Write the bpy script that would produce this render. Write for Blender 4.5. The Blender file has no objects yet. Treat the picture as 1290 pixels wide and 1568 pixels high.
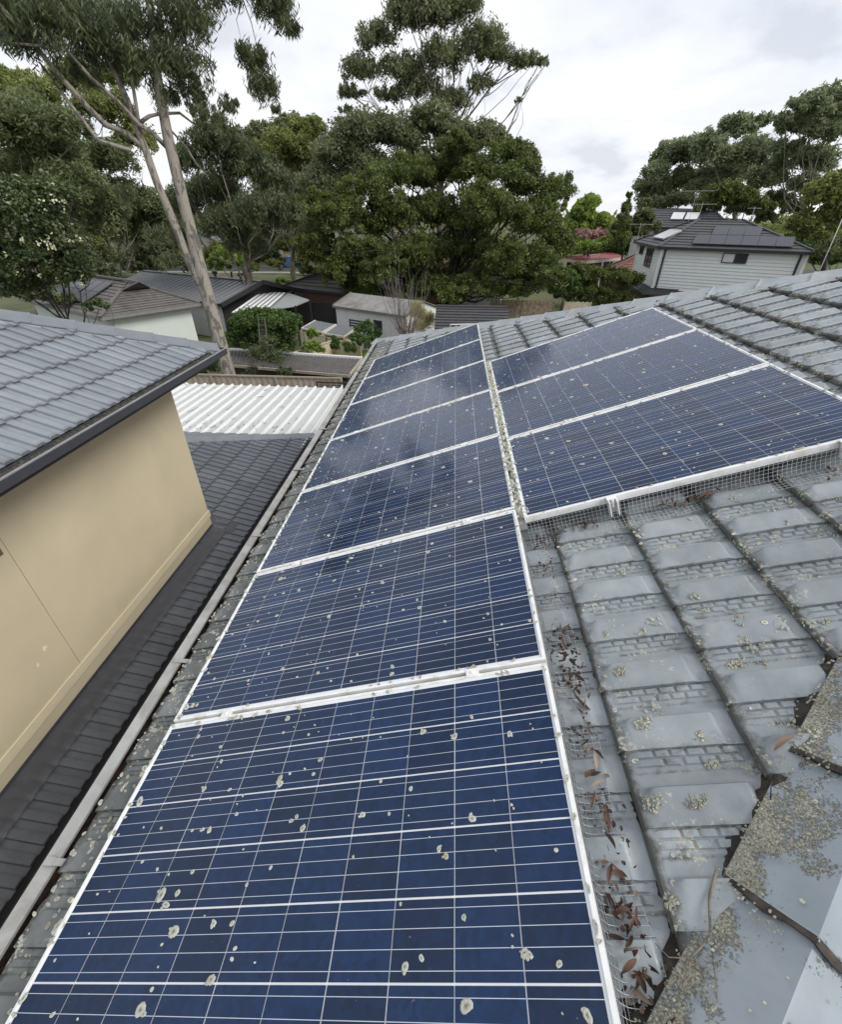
import bpy, math, random
import numpy as np
from math import sin, cos, tan, radians, pi, sqrt, atan2, hypot
from mathutils import Vector, Matrix, Euler

# ------------------------------------------------------------------ camera, sky, sun, exposure
S = bpy.context.scene
COL = S.collection
CAM_R = np.array([[0.99791537, 0.06421284, 0.00645156], [0.04094313, -0.55265377, -0.83240463], [-0.04988559, 0.83093353, -0.55413077]])          # rows: right, down, forward
CAM_C = np.array([1.1719229, -1.07157522, 1.89962764])
FOC = 687.1280                       # focal length in pixels of a 1290 x 1568 frame
cam = bpy.data.cameras.new('camera')
cam.sensor_fit = 'VERTICAL'; cam.sensor_height = 24.0; cam.lens = 24.0 * FOC / 1568.0
cam.clip_start = 0.05; cam.clip_end = 3000
co = bpy.data.objects.new('camera', cam); COL.objects.link(co)
mw = Matrix.Identity(4)
for r in range(3):
    mw[r][0] = CAM_R[0][r]; mw[r][1] = -CAM_R[1][r]; mw[r][2] = -CAM_R[2][r]; mw[r][3] = CAM_C[r]
co.matrix_world = mw
S.camera = co

SUN_EL, SUN_AZ = 44.0, 112.0        # azimuth clockwise from +Y
w = bpy.data.worlds.new('World'); S.world = w; w.use_nodes = True
nt = w.node_tree; N = nt.nodes; L = nt.links
N.clear()
out = N.new('ShaderNodeOutputWorld'); bg = N.new('ShaderNodeBackground'); bg.inputs[1].default_value = 0.1
sky = N.new('ShaderNodeTexSky'); sky.sky_type = 'NISHITA'; sky.sun_disc = False
sky.sun_elevation = radians(SUN_EL); sky.sun_rotation = radians(SUN_AZ)
tc = N.new('ShaderNodeTexCoord')
sep = N.new('ShaderNodeSeparateXYZ'); L.new(tc.outputs['Generated'], sep.inputs[0])
zc = N.new('ShaderNodeMath'); zc.operation = 'MAXIMUM'; L.new(sep.outputs[2], zc.inputs[0]); zc.inputs[1].default_value = 0.0
za = N.new('ShaderNodeMath'); za.operation = 'ADD'; L.new(zc.outputs[0], za.inputs[0]); za.inputs[1].default_value = 0.22
dx = N.new('ShaderNodeMath'); dx.operation = 'DIVIDE'; L.new(sep.outputs[0], dx.inputs[0]); L.new(za.outputs[0], dx.inputs[1])
dy = N.new('ShaderNodeMath'); dy.operation = 'DIVIDE'; L.new(sep.outputs[1], dy.inputs[0]); L.new(za.outputs[0], dy.inputs[1])
cmb = N.new('ShaderNodeCombineXYZ'); L.new(dx.outputs[0], cmb.inputs[0]); L.new(dy.outputs[0], cmb.inputs[1]); cmb.inputs[2].default_value = 3.7
n1 = N.new('ShaderNodeTexNoise'); n1.inputs['Scale'].default_value = 1.7; n1.inputs['Detail'].default_value = 7; n1.inputs['Roughness'].default_value = 0.52
n1.inputs['Distortion'].default_value = 0.25
L.new(cmb.outputs[0], n1.inputs['Vector'])
cr = N.new('ShaderNodeValToRGB')
e = cr.color_ramp.elements
e[0].position = 0.36; e[0].color = (5.5, 5.75, 6.3, 1)
e[1].position = 0.60; e[1].color = (7.5, 7.6, 7.8, 1)
m_ = cr.color_ramp.elements.new(0.47); m_.color = (6.8, 7.0, 7.45, 1)
L.new(n1.outputs['Fac'], cr.inputs[0])
n2 = N.new('ShaderNodeTexNoise'); n2.inputs['Scale'].default_value = 0.7; n2.inputs['Detail'].default_value = 5
L.new(cmb.outputs[0], n2.inputs['Vector'])
cov = N.new('ShaderNodeMapRange'); cov.inputs[1].default_value = 0.40; cov.inputs[2].default_value = 0.52
cov.inputs[3].default_value = 0.86; cov.inputs[4].default_value = 1.0
L.new(n2.outputs['Fac'], cov.inputs[0])
mx = N.new('ShaderNodeMix'); mx.data_type = 'RGBA'
L.new(cov.outputs[0], mx.inputs[0]); L.new(sky.outputs[0], mx.inputs[6]); L.new(cr.outputs[0], mx.inputs[7])
L.new(mx.outputs[2], bg.inputs[0]); L.new(bg.outputs[0], out.inputs[0])

sun = bpy.data.lights.new('sun', 'SUN'); sun.energy = 1.9; sun.angle = radians(24); sun.color = (1.0, 0.965, 0.91)
so = bpy.data.objects.new('sun', sun); COL.objects.link(so)
sd = Vector((sin(radians(SUN_AZ)) * cos(radians(SUN_EL)), cos(radians(SUN_AZ)) * cos(radians(SUN_EL)), sin(radians(SUN_EL))))
so.rotation_euler = sd.to_track_quat('Z', 'Y').to_euler()

S.view_settings.view_transform = 'Standard'; S.view_settings.look = 'None'
S.view_settings.exposure = 0.48; S.view_settings.gamma = 1.0; S.view_settings.use_curve_mapping = False
S.render.engine = 'CYCLES'

# ------------------------------------------------------------------ helpers
def ray(u, v):
    return CAM_R.T @ np.array([(u - 645) / FOC, (v - 784) / FOC, 1.0])
def atZ(u, v, z):                   # world point seen at a photo pixel, on the level z
    r = ray(u, v); return CAM_C + (z - CAM_C[2]) / r[2] * r
def atY(u, v, y):
    r = ray(u, v); return CAM_C + (y - CAM_C[1]) / r[1] * r

def set_tag(o, label=None, cat=None, group=None, kind=None):
    if label: o['label'] = label
    if cat: o['category'] = cat
    if group: o['group'] = group
    if kind: o['kind'] = kind
    return o
def thing(name, label, cat, loc=(0, 0, 0), rotz=0.0, group=None):
    o = bpy.data.objects.new(name, None); COL.objects.link(o)
    o.empty_display_size = 0.1
    o.location = loc; o.rotation_euler = (0, 0, rotz)
    return set_tag(o, label, cat, group)
def child(name, me, parent, kind=None):
    o = bpy.data.objects.new(name, me); COL.objects.link(o)
    if parent: o.parent = parent
    if kind: o['kind'] = kind
    return o

class MB:
    def __init__(s): s.v = []; s.f = []; s.m = []; s.uv = []; s.has_uv = False
    def add(s, vs, fs, mi=0, uv=None):
        b = len(s.v); s.v.extend([tuple(map(float, p)) for p in vs])
        for f in fs: s.f.append(tuple(b + i for i in f)); s.m.append(mi)
        if uv is None: s.uv.extend([(0.5, 0.5)] * len(vs))
        else: s.uv.extend(uv); s.has_uv = True
        return s
    def box(s, x0, x1, y0, y1, z0, z1, mi=0, M=None):
        vs = [(x0,y0,z0),(x1,y0,z0),(x1,y1,z0),(x0,y1,z0),(x0,y0,z1),(x1,y0,z1),(x1,y1,z1),(x0,y1,z1)]
        if M is not None: vs = [tuple(M @ Vector(p)) for p in vs]
        return s.add(vs, [(0,3,2,1),(4,5,6,7),(0,1,5,4),(1,2,6,5),(2,3,7,6),(3,0,4,7)], mi)
    def bar(s, a, b, wx, wz, mi=0, up=(0, 0, 1)):          # box beam from a to b
        a = Vector(a); b = Vector(b); d = (b - a).normalized(); u = Vector(up)
        r = d.cross(u)
        if r.length < 1e-4: r = d.cross(Vector((1, 0, 0)))
        r.normalize(); u = r.cross(d).normalized()
        r = r * wx * 0.5; u = u * wz * 0.5
        vs = [a-r-u, a+r-u, a+r+u, a-r+u, b-r-u, b+r-u, b+r+u, b-r+u]
        return s.add(vs, [(0,1,2,3),(7,6,5,4),(0,4,5,1),(1,5,6,2),(2,6,7,3),(3,7,4,0)], mi)
    def tube(s, pts, rads, n=6, mi=0, cap=True):
        pts = [Vector(p) for p in pts]; k = len(pts)
        if not hasattr(rads, '__len__'): rads = [rads] * k
        vs = []
        ref = Vector((0.31, 0.77, 0.55))
        for i, p in enumerate(pts):
            d = (pts[min(i + 1, k - 1)] - pts[max(i - 1, 0)])
            if d.length < 1e-9: d = Vector((0, 0, 1))
            d.normalize()
            a = d.cross(ref)
            if a.length < 0.05: a = d.cross(Vector((1, 0, 0)))
            a.normalize(); b = d.cross(a)
            for j in range(n):
                t = 2 * pi * j / n
                vs.append(p + (a * cos(t) + b * sin(t)) * rads[i])
        fs = []
        for i in range(k - 1):
            for j in range(n):
                j2 = (j + 1) % n
                fs.append((i*n+j, i*n+j2, (i+1)*n+j2, (i+1)*n+j))
        if cap: fs.append(tuple(range(n))[::-1]); fs.append(tuple((k-1)*n + j for j in range(n)))
        return s.add(vs, fs, mi)
    def quad(s, a, b, c, d, mi=0): return s.add([a, b, c, d], [(0, 1, 2, 3)], mi)
    def grid(s, nu, nv, fn, mi=0, uvfn=None):
        vs = []; uv = []
        for i in range(nu + 1):
            for j in range(nv + 1):
                vs.append(fn(i / nu, j / nv)); uv.append(uvfn(i / nu, j / nv) if uvfn else (i / nu, j / nv))
        fs = [(i*(nv+1)+j, (i+1)*(nv+1)+j, (i+1)*(nv+1)+j+1, i*(nv+1)+j+1) for i in range(nu) for j in range(nv)]
        return s.add(vs, fs, mi, uv)
    def mesh(s, name, mats, smooth=False, auto=None):
        me = bpy.data.meshes.new(name)
        me.from_pydata(s.v, [], s.f)
        if not isinstance(mats, (list, tuple)): mats = [mats]
        for m in mats: me.materials.append(m)
        if len(mats) > 1: me.polygons.foreach_set('material_index', s.m)
        if s.has_uv:
            ul = me.uv_layers.new(name='UVMap')
            li = np.empty(len(me.loops), dtype=np.int32); me.loops.foreach_get('vertex_index', li)
            ul.data.foreach_set('uv', np.array(s.uv, dtype=np.float32)[li].ravel())
        if smooth:
            me.polygons.foreach_set('use_smooth', [True] * len(me.polygons))
            if auto: me.set_sharp_from_angle(angle=radians(auto))
        me.update(); return me
    def build(s, name, mats, parent=None, smooth=False, auto=None, kind=None):
        return child(name, s.mesh(name, mats, smooth, auto), parent, kind)

# ---- materials
def mat(name):
    m = bpy.data.materials.new(name); m.use_nodes = True
    t = m.node_tree; return m, t, t.nodes, t.links, t.nodes['Principled BSDF']
def node(Ns, kind, **kw):
    n = Ns.new(kind)
    for k, v in kw.items():
        if k.startswith('i_'): n.inputs[k[2:].replace('_', ' ')].default_value = v
        else: setattr(n, k, v)
    return n
def ramp(Ns, stops, interp='LINEAR'):
    n = Ns.new('ShaderNodeValToRGB'); n.color_ramp.interpolation = interp
    el = n.color_ramp.elements
    while len(el) < len(stops): el.new(0.5)
    for q, (p, c) in zip(el, stops):
        q.position = p
        q.color = (c, c, c, 1) if not hasattr(c, '__len__') else (*c, 1)
    return n
def mixc(Ns, Ls, fac, a, b, mode='MIX'):
    n = Ns.new('ShaderNodeMix'); n.data_type = 'RGBA'; n.blend_type = mode
    for k, val in ((0, fac), (6, a), (7, b)):
        if hasattr(val, 'is_output'): Ls.new(val, n.inputs[k])
        elif k == 0: n.inputs[0].default_value = val
        else: n.inputs[k].default_value = (*val, 1)
    return n.outputs[2]
def pos_noise(Ns, Ls, scale, detail=4, rough=0.55, vec=None, dist=0.0):
    if vec is None:
        g = Ns.new('ShaderNodeNewGeometry'); vec = g.outputs['Position']
    n = node(Ns, 'ShaderNodeTexNoise'); n.inputs['Scale'].default_value = scale
    n.inputs['Detail'].default_value = detail; n.inputs['Roughness'].default_value = rough; n.inputs['Distortion'].default_value = dist
    Ls.new(vec, n.inputs['Vector']); return n.outputs['Fac']
def bump(Ns, Ls, h, strength, dist, bsdf):
    b = Ns.new('ShaderNodeBump'); b.inputs['Strength'].default_value = strength; b.inputs['Distance'].default_value = dist
    Ls.new(h, b.inputs['Height']); Ls.new(b.outputs[0], bsdf.inputs['Normal'])
def simple(name, col, rough=0.6, var=0.25, scale=6.0, col2=None, bs=0.15, bd=0.01, metal=0.0, spec=0.5, stain=None, stain_scale=1.2, stain_amt=0.5):
    m, t, Ns, Ls, b = mat(name)
    f1 = pos_noise(Ns, Ls, scale, 6, 0.6)
    c2 = col2 if col2 else tuple(c * (1 - var) for c in col)
    c1 = tuple(min(1, c * (1 + var * 0.5)) for c in col)
    r = ramp(Ns, [(0.3, c2), (0.7, c1)]); Ls.new(f1, r.inputs[0])
    o = r.outputs[0]
    if stain:
        f2 = pos_noise(Ns, Ls, stain_scale, 7, 0.65, dist=0.6)
        r2 = ramp(Ns, [(0.5, 0.0), (0.68, stain_amt)]); Ls.new(f2, r2.inputs[0])
        o = mixc(Ns, Ls, r2.outputs[0], o, stain)
    Ls.new(o, b.inputs['Base Color'])
    b.inputs['Roughness'].default_value = rough; b.inputs['Metallic'].default_value = metal
    b.inputs['Specular IOR Level'].default_value = spec
    if bs:
        f3 = pos_noise(Ns, Ls, scale * 6, 4, 0.6); bump(Ns, Ls, f3, bs, bd, b)
    return m

# ------------------------------------------------------------------ materials of the near roofs
def tile_material(name, c_lo, c_hi, moss, lichen, rough=0.5, moss_amt=1.0, lich_amt=1.0):
    m, t, Ns, Ls, b = mat(name)
    uv = Ns.new('ShaderNodeUVMap'); sp = Ns.new('ShaderNodeSeparateXYZ'); Ls.new(uv.outputs[0], sp.inputs[0])
    oi = Ns.new('ShaderNodeObjectInfo')
    f1 = pos_noise(Ns, Ls, 7, 6, 0.6)
    r1 = ramp(Ns, [(0.3, c_lo), (0.72, c_hi)]); Ls.new(f1, r1.inputs[0])
    hs = Ns.new('ShaderNodeHueSaturation'); Ls.new(r1.outputs[0], hs.inputs['Color'])
    mr = Ns.new('ShaderNodeMapRange'); mr.inputs[3].default_value = 0.86; mr.inputs[4].default_value = 1.14
    Ls.new(oi.outputs['Random'], mr.inputs[0]); Ls.new(mr.outputs[0], hs.inputs['Value'])
    # moss: towards the nose of the tile (u small) and along the side lap (v small), broken up by noise
    u1 = ramp(Ns, [(0.0, 0.62), (0.07, 0.36), (0.15, 0.06), (1.0, 0.04)]); Ls.new(sp.outputs[0], u1.inputs[0])
    v1 = ramp(Ns, [(0.0, 0.46), (0.04, 0.22), (0.29, 0.20), (0.335, 0.36), (0.39, 0.08), (0.52, 0.06), (0.60, 0.0), (0.85, 0.0), (0.95, 0.10), (1.0, 0.24)]); Ls.new(sp.outputs[1], v1.inputs[0])
    ad = node(Ns, 'ShaderNodeMath', operation='MAXIMUM'); Ls.new(u1.outputs[0], ad.inputs[0]); Ls.new(v1.outputs[0], ad.inputs[1])
    f2 = pos_noise(Ns, Ls, 26, 7, 0.7)
    ad2 = node(Ns, 'ShaderNodeMath', operation='ADD'); Ls.new(ad.outputs[0], ad2.inputs[0]); Ls.new(f2, ad2.inputs[1])
    rm = ramp(Ns, [(0.72, 0.0), (0.98, 0.9 * moss_amt)]); Ls.new(ad2.outputs[0], rm.inputs[0])
    c = mixc(Ns, Ls, rm.outputs[0], hs.outputs[0], moss)
    # pale lichen freckles
    f3 = pos_noise(Ns, Ls, 75, 5, 0.65); f4 = pos_noise(Ns, Ls, 9, 4, 0.6)
    mu = node(Ns, 'ShaderNodeMath', operation='MULTIPLY'); Ls.new(f3, mu.inputs[0]); Ls.new(f4, mu.inputs[1])
    mu2 = node(Ns, 'ShaderNodeMath', operation='MULTIPLY_ADD'); Ls.new(ad.outputs[0], mu2.inputs[0]); mu2.inputs[1].default_value = 0.10; Ls.new(mu.outputs[0], mu2.inputs[2])
    rl = ramp(Ns, [(0.345, 0.0), (0.385, 0.75 * lich_amt)]); Ls.new(mu2.outputs[0], rl.inputs[0])
    c = mixc(Ns, Ls, rl.outputs[0], c, lichen)
    Ls.new(c, b.inputs['Base Color'])
    rr = node(Ns, 'ShaderNodeMath', operation='MULTIPLY_ADD'); Ls.new(rm.outputs[0], rr.inputs[0]); rr.inputs[1].default_value = 0.45; rr.inputs[2].default_value = rough
    Ls.new(rr.outputs[0], b.inputs['Roughness'])
    hb = node(Ns, 'ShaderNodeMath', operation='ADD'); Ls.new(f2, hb.inputs[0]); Ls.new(rl.outputs[0], hb.inputs[1])
    f9 = pos_noise(Ns, Ls, 420, 3, 0.6); hb2 = node(Ns, 'ShaderNodeMath', operation='MULTIPLY_ADD'); Ls.new(f9, hb2.inputs[0]); hb2.inputs[1].default_value = .35; Ls.new(hb.outputs[0], hb2.inputs[2])
    b.inputs['Coat Weight'].default_value = 0.35 * (rough < .3); b.inputs['Coat Roughness'].default_value = 0.2
    bump(Ns, Ls, hb2.outputs[0], 0.35, 0.004, b)
    return m

M_TILE = tile_material('glazed_grey_tile', (0.178, 0.200, 0.214), (0.276, 0.305, 0.320), (0.045, 0.045, 0.036), (0.40, 0.39, 0.31), 0.26)
M_TILE_E = tile_material('overgrown_grey_tile', (0.10, 0.11, 0.108), (0.24, 0.25, 0.245), (0.06, 0.06, 0.05), (0.42, 0.42, 0.36), 0.6, 1.1, 1.3)
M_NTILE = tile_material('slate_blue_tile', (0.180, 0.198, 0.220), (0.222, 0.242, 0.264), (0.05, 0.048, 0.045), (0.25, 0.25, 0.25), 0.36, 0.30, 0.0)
def cap_material():
    m, t, Ns, Ls, b = mat('ridge_cap_grey')
    uv = Ns.new('ShaderNodeUVMap'); sp = Ns.new('ShaderNodeSeparateXYZ'); Ls.new(uv.outputs[0], sp.inputs[0])
    f1 = pos_noise(Ns, Ls, 6, 6, 0.6); r1 = ramp(Ns, [(0.3, (0.20, 0.235, 0.265)), (0.7, (0.27, 0.305, 0.335))]); Ls.new(f1, r1.inputs[0])
    # crusts of lichen: broad patches that favour the lower edges, broken into frills by fine noise
    ed_ = ramp(Ns, [(0.0, 0.22), (0.25, 0.0), (0.68, 0.0), (0.86, 0.16), (1.0, 0.30)]); Ls.new(sp.outputs[1], ed_.inputs[0])
    f2 = pos_noise(Ns, Ls, 8.5, 3, 0.5, dist=.4); f3 = pos_noise(Ns, Ls, 120, 6, 0.75)
    a1 = node(Ns, 'ShaderNodeMath', operation='ADD'); Ls.new(f2, a1.inputs[0]); Ls.new(ed_.outputs[0], a1.inputs[1])
    a2 = node(Ns, 'ShaderNodeMath', operation='MULTIPLY_ADD'); Ls.new(f3, a2.inputs[0]); a2.inputs[1].default_value = 0.62; Ls.new(a1.outputs[0], a2.inputs[2])
    rm = ramp(Ns, [(0.93, 0.0), (0.985, 1.0)]); Ls.new(a2.outputs[0], rm.inputs[0])
    f4 = pos_noise(Ns, Ls, 190, 4, 0.7); rc = ramp(Ns, [(0.32, (0.07, 0.065, 0.05)), (0.5, (0.28, 0.275, 0.225)), (0.66, (0.52, 0.52, 0.44))]); Ls.new(f4, rc.inputs[0])
    c = mixc(Ns, Ls, rm.outputs[0], r1.outputs[0], rc.outputs[0]); Ls.new(c, b.inputs['Base Color'])
    rr = node(Ns, 'ShaderNodeMath', operation='MULTIPLY_ADD'); Ls.new(rm.outputs[0], rr.inputs[0]); rr.inputs[1].default_value = .5; rr.inputs[2].default_value = .45; Ls.new(rr.outputs[0], b.inputs['Roughness'])
    hh = node(Ns, 'ShaderNodeMath', operation='MULTIPLY'); Ls.new(rm.outputs[0], hh.inputs[0]); Ls.new(f4, hh.inputs[1])
    bump(Ns, Ls, hh.outputs[0], 0.9, 0.008, b); return m
M_CAP = cap_material()
M_NTILE_L = tile_material('shaded_slate_tile', (0.092, 0.100, 0.116), (0.124, 0.133, 0.150), (0.04, 0.038, 0.036), (0.25, 0.25, 0.25), 0.42, 0.30, 0.0)  # same slate tile on the lower roof, weaker sky sheen painted as darker colour
M_CAPN = simple('ridge_cap_slate', (0.160, 0.176, 0.194), 0.45, 0.12, 5, bs=0.15, bd=0.003)
M_MORTAR = simple('mossy_mortar', (0.060, 0.050, 0.040), 0.95, 0.6, 25, col2=(0.016, 0.013, 0.011), bs=0.8, bd=0.02, stain=(0.16, 0.15, 0.11), stain_scale=14, stain_amt=0.8)
M_DARK = simple('dark_underside', (0.018, 0.018, 0.018), 0.9, 0.3, 5, bs=0)
M_GUT = simple('weathered_galvanised', (0.36, 0.36, 0.345), 0.55, 0.25, 6, bs=0.1, bd=0.002, metal=0.25, stain=(0.20, 0.17, 0.13), stain_scale=5, stain_amt=0.7)
M_DEBRIS = simple('gutter_debris', (0.045, 0.034, 0.026), 0.95, 0.7, 40, col2=(0.012, 0.010, 0.008), bs=0.9, bd=0.02, stain=(0.12, 0.045, 0.03), stain_scale=9, stain_amt=0.8)
M_BRICK = simple('pale_brick', (0.34, 0.29, 0.24), 0.9, 0.3, 4)

# ------------------------------------------------------------------ the tiled house the camera stands on
PITCH = radians(19.894)
cP, sP = cos(PITCH), sin(PITCH)
def F(s, y, h): return (s * cP - h * sP, y, s * sP + h * cP)       # roof frame: up the slope, along the eave, off the panels' top
TB = -0.150                                                           # level of the tile bed below the panel tops
G = -5.4                                                              # ground
HIPN = lambda x: x - 2.72                                             # near hip in plan
HIPF = lambda x: 7.98 - x                                             # far hip in plan

house = thing('tiled_house', 'house with the lichen-spotted grey tiled roof under the solar panels, filling the foreground', 'house', F(-0.3, 2.6, TB))
HL = Matrix.Translation(house.location).inverted()
def hchild(name, me, mw, kind=None):
    o = child(name, me, house, kind); o.matrix_parent_inverse = Matrix.Identity(4)
    o.matrix_local = HL @ mw; return o

TL, TWID = 0.353, 0.21
def sm(a, b, x):
    t = min(1, max(0, (x - a) / (b - a))); return t * t * (3 - 2 * t)
def tile_h(u, t):
    # u metres from the nose, t 0 (far side, under the lap) .. 1 (near side)
    pan = sm(.035, .075, u + .02 * sm(.5, .7, t)) * (1 - sm(.300, .318, u))
    h = .007
    if t < .30:
        k = 0
        for a, b_ in ((.045, .135), (.165, .255)):
            if a < t < b_:
                q = ((u + (.022 if a > .1 else 0)) % .046) / .046
                if q > .18 and .04 < u < .33: k = .0058
        h = .005 + k
    elif t < .36: h = .005 - .004 * sm(.30, .33, t)
    else:
        h = .001 + .008 * sm(.36, .52, t)
        h += (.025 * sm(.53, .58, t) - .014 * sm(.62, .95, t)) * pan
        h += .004 * sm(.80, .97, t) * (1 - pan)
    if t > .93: h = max(h, .0125)
    nose = 1 - min(1, u / .05)
    h += .010 * sm(.2, 1, nose) * sm(.30, .45, t)
    h -= .016 * max(0, 1 - u / .016) ** 2
    return h + .026 * (1 - u / TL)
def tile_mesh(seed):
    rng = random.Random(seed); mb = MB()
    us = [0, .004, .009, .016, .024, .034, .045, .056, .068, .08] + [.08 + (.29 - .08) * i / 28 for i in range(1, 29)] + [.297, .304, .311, .318, .33, .345, .37, .40]
    ts = [0, .04, .05, .085, .13, .14, .16, .17, .21, .25, .26, .295, .305, .33, .36, .40, .45, .50, .53, .56, .59, .62, .68, .75, .82, .89, .925, .935, .98, 1.0]
    vs = []; uv = []
    wob = [rng.uniform(-.0012, .0012) for _ in range(6)]
    for u in us:
        for t in ts:
            z = tile_h(u, t) + wob[int(u * 14) % 6] * .4
            vs.append((u, TWID * (1 - t) - .006 * (t > .99), z)); uv.append((u / TL, t))
    nu, nv = len(us), len(ts)
    fs = [(i*nv+j, i*nv+j+1, (i+1)*nv+j+1, (i+1)*nv+j) for i in range(nu-1) for j in range(nv-1)]
    b0 = len(vs)
    for j, t in enumerate(ts): vs.append((0.004, vs[j][1], vs[j][2] - .022)); uv.append((0, t))
    for j in range(nv - 1): fs.append((j, b0 + j, b0 + j + 1, j + 1))
    b1 = len(vs)
    for i, u in enumerate(us): vs.append((u, -.005, vs[i*nv+nv-1][2] - .014)); uv.append((u / TL, 1.0))
    for i in range(nu - 1): fs.append((i*nv+nv-1, b1 + i, b1 + i + 1, (i+1)*nv+nv-1))
    mb.add(vs, fs, 0, uv)
    return mb.mesh('roof_tile', M_TILE, True, 38)
TILES = [tile_mesh(i) for i in range(4)]
TILES_E = [m_.copy() for m_ in TILES]
for m_ in TILES_E: m_.materials[0] = M_TILE_E
import bmesh
def clipped(me, mw, planes):
    bm = bmesh.new(); bm.from_mesh(me); inv = mw.inverted()
    for pt, no in planes:                   # keep the side the normal points away from
        p = inv @ Vector(pt); n = (mw.to_3x3().transposed() @ Vector(no)).normalized()
        bmesh.ops.bisect_plane(bm, geom=bm.verts[:] + bm.edges[:] + bm.faces[:], plane_co=p, plane_no=n, clear_outer=True)
    if not bm.faces: bm.free(); return None
    m2 = me.copy(); bm.to_mesh(m2); bm.free(); return m2

RX = Matrix.Rotation(-PITCH, 4, 'Y')
rt = random.Random(5)
tiles_n = 0
over = MB()
for k in range(-6, 10):
    s0 = 1.815 + TL * k
    sc = s0 + TL / 2
    x0, x1 = s0 * cP, (s0 + TL) * cP
    base = 0.139 + (0.0 if k % 2 == 0 else 0.105)
    for j in range(-16, 40):
        y0 = base + TWID * j; yc = y0 + TWID / 2
        if y0 + TWID < HIPN(x0) - .02 or y0 > HIPF(x0) + .02: continue
        if yc < -1.75 : continue
        # tiles wholly under the panels cannot be seen from anywhere outside
        if -.02 < s0 and s0 + TL < 1.62 and yc < 5.75: continue
        if s0 > 1.72 and s0 + TL < 3.33 and 1.15 < yc < 3.75: continue
        lift = rt.uniform(-.0015, .0015)
        mwt = Matrix.Translation(F(s0 + rt.uniform(-.003, .003), y0, TB + lift)) @ RX @ Matrix.Rotation(rt.uniform(-.006, .006), 4, 'Z')
        me = (TILES_E if k == -6 else TILES)[rt.randrange(4)]
        pl = []
        if y0 < HIPN(x1) + .02: pl.append(((0, -2.72 + .01, 0), Vector((1, -1, 0)).normalized()))
        if y0 + TWID > HIPF(x1) - .02: pl.append(((0, 7.98 - .01, 0), Vector((1, 1, 0)).normalized()))
        if pl:
            me = clipped(me, mwt, pl)
            if me is None: continue
        hchild('roof_tile', me, mwt); tiles_n += 1
print('our roof tiles', tiles_n)

# closed deck under the tiles and the other three faces of the hipped roof
APX = 5.35; APY = HIPN(APX)
bedz = lambda x: x * tan(PITCH) + (TB - .012) / cP
XE = -0.27
mb = MB()
d = .0
A = (XE, HIPN(XE), bedz(XE)); B = (XE, HIPF(XE), bedz(XE)); T = (APX, APY, bedz(APX)); T2 = (11.5, APY, bedz(APX))
mb.add([A, B, T], [(0, 2, 1)])
o = mb.build('roof_deck', M_DARK, None); o.parent = house; o.matrix_local = HL
mb = MB()
def course_face(mb, e0, e1, r0, r1, n, step, mi=0):
    # lapped courses between an eave line and a ridge line
    e0, e1, r0, r1 = map(Vector, (e0, e1, r0, r1))
    nn = (e1 - e0).cross(r0 - e0 if (r0 - e0).length > 1e-6 else r1 - e0).normalized()
    if nn.z < 0: nn = -nn
    for i in range(n):
        a, b_ = i / n, (i + 1) / n
        p0 = e0.lerp(r0, a); p1 = e1.lerp(r1, a); q0 = e0.lerp(r0, b_); q1 = e1.lerp(r1, b_)
        lo = nn * step
        mb.add([p0, p1, p1 + lo, p0 + lo, q1 + nn * step * .12, q0 + nn * step * .12], [(0, 1, 2, 3), (3, 2, 4, 5)], mi)
EAX = 11.5
course_face(mb, (XE, HIPN(XE), bedz(XE) - .02), (EAX, HIPN(XE), bedz(XE) - .02), (APX, APY, bedz(APX) - .02), (EAX, APY, bedz(APX) - .02), 17, .03)
course_face(mb, (EAX, HIPF(XE), bedz(XE) - .02), (XE, HIPF(XE), bedz(XE) - .02), (EAX, APY, bedz(APX) - .02), (APX, APY, bedz(APX) - .02), 17, .03)
M_PLAINT = simple('grey_tile_courses', (0.22, 0.24, 0.25), 0.5, 0.3, 5, bs=.3, bd=.004, stain=(.07, .07, .06), stain_scale=6, stain_amt=.7)
o = mb.build('roof_face', M_PLAINT, None); o.parent = house; o.matrix_local = HL; set_tag(o, kind='stuff')
mb = MB()
zt = bedz(XE) - .10
mb.box(.25, 11.3, HIPN(XE) + .55, HIPF(XE) - .55, G, zt)
mb.add([(11.3, HIPN(XE) + .5, zt), (11.3, HIPF(XE) - .5, zt), (11.3, APY, bedz(APX) - .1)], [(0, 1, 2)])
o = mb.build('wall', M_BRICK, None); o.parent = house; o.matrix_local = HL
mb = MB().box(XE - .02, .26, HIPN(XE) + .05, HIPF(XE) - .05, zt - .04, zt - .01)
o = mb.build('soffit', simple('soffit_cream', (.5, .48, .42), .7), None); o.parent = house; o.matrix_local = HL
mb = MB().box(XE + .006, XE + .030, HIPN(XE) + .02, HIPF(XE) - .02, zt - .12, bedz(XE) - .03)
o = mb.build('fascia', simple('fascia_cream', (.5, .47, .40), .6), None); o.parent = house; o.matrix_local = HL

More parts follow.
